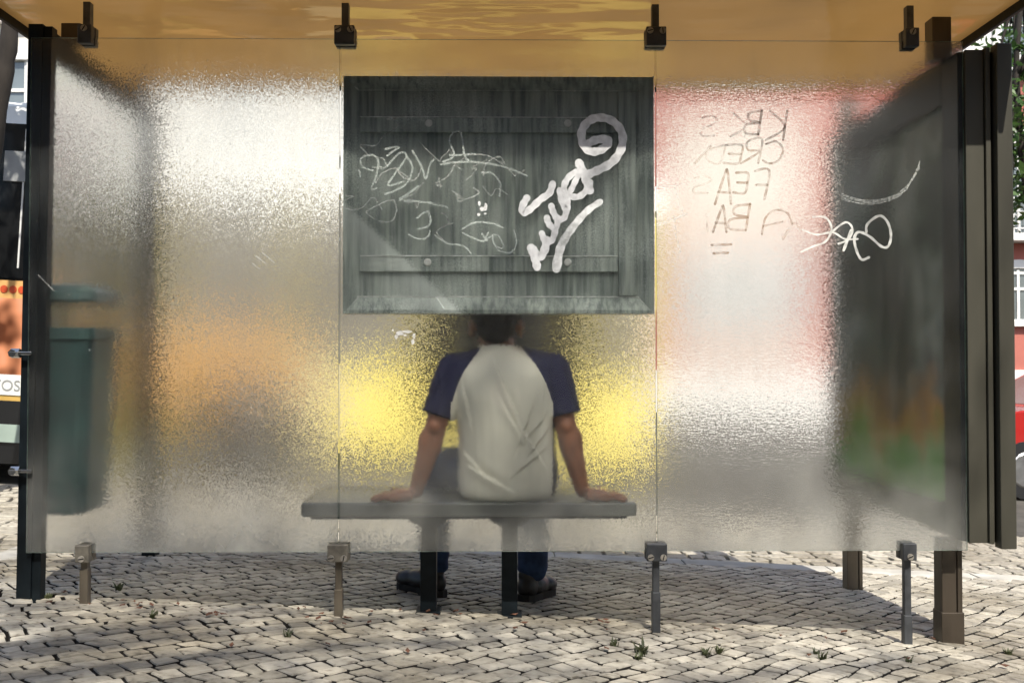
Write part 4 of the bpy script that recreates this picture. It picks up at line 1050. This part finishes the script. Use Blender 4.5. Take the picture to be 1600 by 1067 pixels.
NY = -9.5
nb = tag(empty('unseen_footway_building', (0, NY, -.4)), 'unseen ochre-grey house front added across the footway to cut sky light', 'building')  # out of view, added to hold sky light off the glass and foreground
q = MB(); q.box((-16, NY-8, -1.5), (16, NY, 9.5)); part(q, 'wall', 'unseen_housewall', nb)
for cx in [-14+2.8*k for k in range(11)]:
    for z_ in (.8, 4.2, 7.2):
        q = MB(); q.box((cx-.6, NY+.001, z_), (cx+.6, NY+.06, z_+1.7)); w_ = part(q, 'window', 'stone', nb)  # windows of the added unseen house front
        q = MB(); q.box((cx-.5, NY+.0605, z_+.1), (cx+.5, NY+.075, z_+1.6)); p_ = q.build('pane', 'pane', w_)
# ================================================================== TREES
def crown(q, c, rad, n, size, rnd, clumps=26, spread=.42):
    cl = []
    for _ in range(clumps):
        while True:
            v = Vector((rnd.uniform(-1, 1), rnd.uniform(-1, 1), rnd.uniform(-1, 1)))
            if .1 < v.length < 1: break
        cl.append(Vector((c[0]+v.x*rad[0], c[1]+v.y*rad[1], c[2]+v.z*rad[2])))
    for _ in range(n):
        k = rnd.choice(cl); g = Vector((rnd.gauss(0, spread), rnd.gauss(0, spread), rnd.gauss(0, spread*.7)))
        p = k+g; s = size*rnd.uniform(.6, 1.3)
        u = Vector((rnd.gauss(0, 1), rnd.gauss(0, 1), rnd.gauss(0, .6))).normalized(); v = u.cross(Vector((rnd.gauss(0, 1), rnd.gauss(0, 1), rnd.gauss(0, 1)))).normalized()
        q.face([p-u*s, p+v*s*.42-u*s*.1, p+u*s, p-v*s*.42-u*s*.1])
    return cl
def tree(name, label, base, trunk, tr_r, cc, rad, n, size, seed, clumps=26, spread=.42, group=None, lm='leaf'):
    rnd = random.Random(seed); root = tag(empty(name, base), label, 'tree', group)
    q = MB(); cl = crown(q, cc, rad, n, size, rnd, clumps, spread); part(q, 'crown', lm, root)
    q = MB(); pts = [Vector(base)-Vector((0, 0, .2))]+[Vector(p) for p in trunk]; m_ = len(pts)
    pts2 = smooth_line3(pts)
    q.tube(pts2, [tr_r*(1.25 if i < 2 else 1)*(1-.55*i/(len(pts2)-1))*(1+.1*math.sin(i*2.3)) for i in range(len(pts2))], 12)
    top = pts[-1]
    for k in cl[:12]:
        mid = top.lerp(k, .5)+Vector((rnd.uniform(-.2, .2), rnd.uniform(-.2, .2), rnd.uniform(.0, .3)))
        q.tube(smooth_line3([pts[-1 if rnd.random() < .6 else -2], mid, k]), [tr_r*.4*(1-.85*i/10) for i in range(11)], 7)
    part(q, 'trunk', 'bark', root, smooth=True)
    return root
def smooth_line3(P, n=5):
    out = []
    for i in range(len(P)-1):
        p0, p1, p2, p3 = P[max(i-1, 0)], P[i], P[i+1], P[min(i+2, len(P)-1)]
        for k in range(n):
            t = k/n; out.append(.5*((2*p1)+(p2-p0)*t+(2*p0-5*p1+4*p2-p3)*t*t+(3*p1-p0-3*p2+p3)*t**3))
    out.append(P[-1]); return out
# the footway tree whose crown shades the pavement on the near side of the shelter
tree('shade_tree', 'broad leafy tree standing on the footway behind the shelter', (-3.0, -7.0, gz(-3, -4)), [(-2.9, -7.0, 2.5), (-2.5, -7.1, 5.2), (-1.4, -7.3, 7.6)], .22, (.6, -7.1, 10.0), (2.5, 2.0, .9), 5200, .055, 21, 220, .6)
# leaning street tree at the left
a = at(-60, 520, 3.2); b = at(-4, 170, 3.2); c_ = at(14, 60, 3.2); d_ = at(20, -60, 3.2)
tree('street_tree', 'dark rough-barked street tree leaning beside the bus', (a.x-.1, 3.2, rz(a.x, 3.2)-.05), [a, b, c_, d_, d_+Vector((.1, 0, .8))], .085, (d_.x-.2, 3.4, 4.6), (1.1, .8, .6), 1500, .07, 4, 12, .3)
e_ = at(36, 60, 5.5)
# slender street tree in front of the red building
a = at(1660, 700, 9.5); b = at(1608, 330, 9.5); c_ = at(1588, 120, 9.5); d_ = at(1600, -40, 9.5)
tree('slender_tree', 'slender young street tree with feathery leaves before the red building', (a.x+.1, 9.5, rz(a.x, 9.5)-.05), [a, b, c_, d_], .07, (at(1640, 150, 9.5).x, 9.5, at(1640, 150, 9.5).z), (.75, .7, 1.7), 2600, .075, 12, 22, .25)

# ================================================================== SMALL THINGS ON THE GROUND
def weed(px, py, s, lab):
    y = -.0
    for _ in range(12):
        p = at(px, py, y); y += (gz(p.x, y)-p.z)*4.2*(-1) if False else 0
        d = _rot @ Vector(((px-800)/FPX, (533.5-py)/FPX, -1)); t = (gz(p.x, y)+.008-CAM.z)/d.z; p = CAM+d*t; y = p.y
    rnd = random.Random(int(px)); root = MB()
    for k in range(26):
        an = rnd.uniform(0, 6.28); L_ = s*rnd.uniform(.4, 1); tip = p+Vector((math.cos(an)*L_*.7, math.sin(an)*L_*.7, L_*rnd.uniform(.4, 1))); sd_ = Vector((-math.sin(an), math.cos(an), 0))*s*.09
        b0 = p+Vector((rnd.uniform(-.3, .3)*s, rnd.uniform(-.3, .3)*s, -.012)); md_ = b0.lerp(tip, .6)+Vector((0, 0, L_*.15))
        root.face([b0-sd_*.4, b0+sd_*.4, md_+sd_, tip, md_-sd_])
    o = root.build('weed_tuft', 'weed'); tag(o, lab, 'weed', 'weeds in the cobble joints'); return o
weed(1003, 1022, .055, 'tall weed tuft growing beside the foot of a glass support'); weed(998, 1030, .03, 'small weed tuft just beside the tall one in the cobbles')
for px, py, s in ((1103, 1024, .04), (1125, 1020, .035), (1285, 1030, .035), (1275, 1022, .03), (185, 922, .045), (238, 963, .035), (450, 995, .03), (960, 1010, .035), (1420, 1035, .03), (1575, 1022, .035), (75, 935, .03)):
    weed(px, py, s, 'low weed tuft growing in a cobble joint')
rl = random.Random(8)
for k in range(60):
    if k < 8: x, y = rl.uniform(-.98, -.9), rl.uniform(-.14, -.08)
    elif k < 34: x, y = rl.choice([(-1.45, .0), (-1.2, -.02), (-.62, -.1), (-.5, -.05), (-.2, .12), (.6, .02), (1.3, .0)]); x += rl.gauss(0, .1); y += rl.gauss(0, .04)
    else: x, y = rl.uniform(-1.7, 1.7), rl.uniform(-.6, .2)
    z = gz(x, y)+.016; s = rl.uniform(.008, .02); an = rl.uniform(0, 6.3); c, s_ = math.cos(an), math.sin(an)
    q = MB(); pts = [(-s, 0, .002), (-.3*s, .45*s, .006), (.5*s, .35*s, .003), (s, 0, .008), (.4*s, -.4*s, .002), (-.4*s, -.4*s, .005)]
    q.face([(x+a*c-b*s_, y+a*s_+b*c, z+h) for a, b, h in pts]); o = q.build('dead_leaf', 'deadleaf')
    tag(o, 'curled brown dead leaf lying on the cobbles', 'leaf', 'dead leaves on the cobbles')
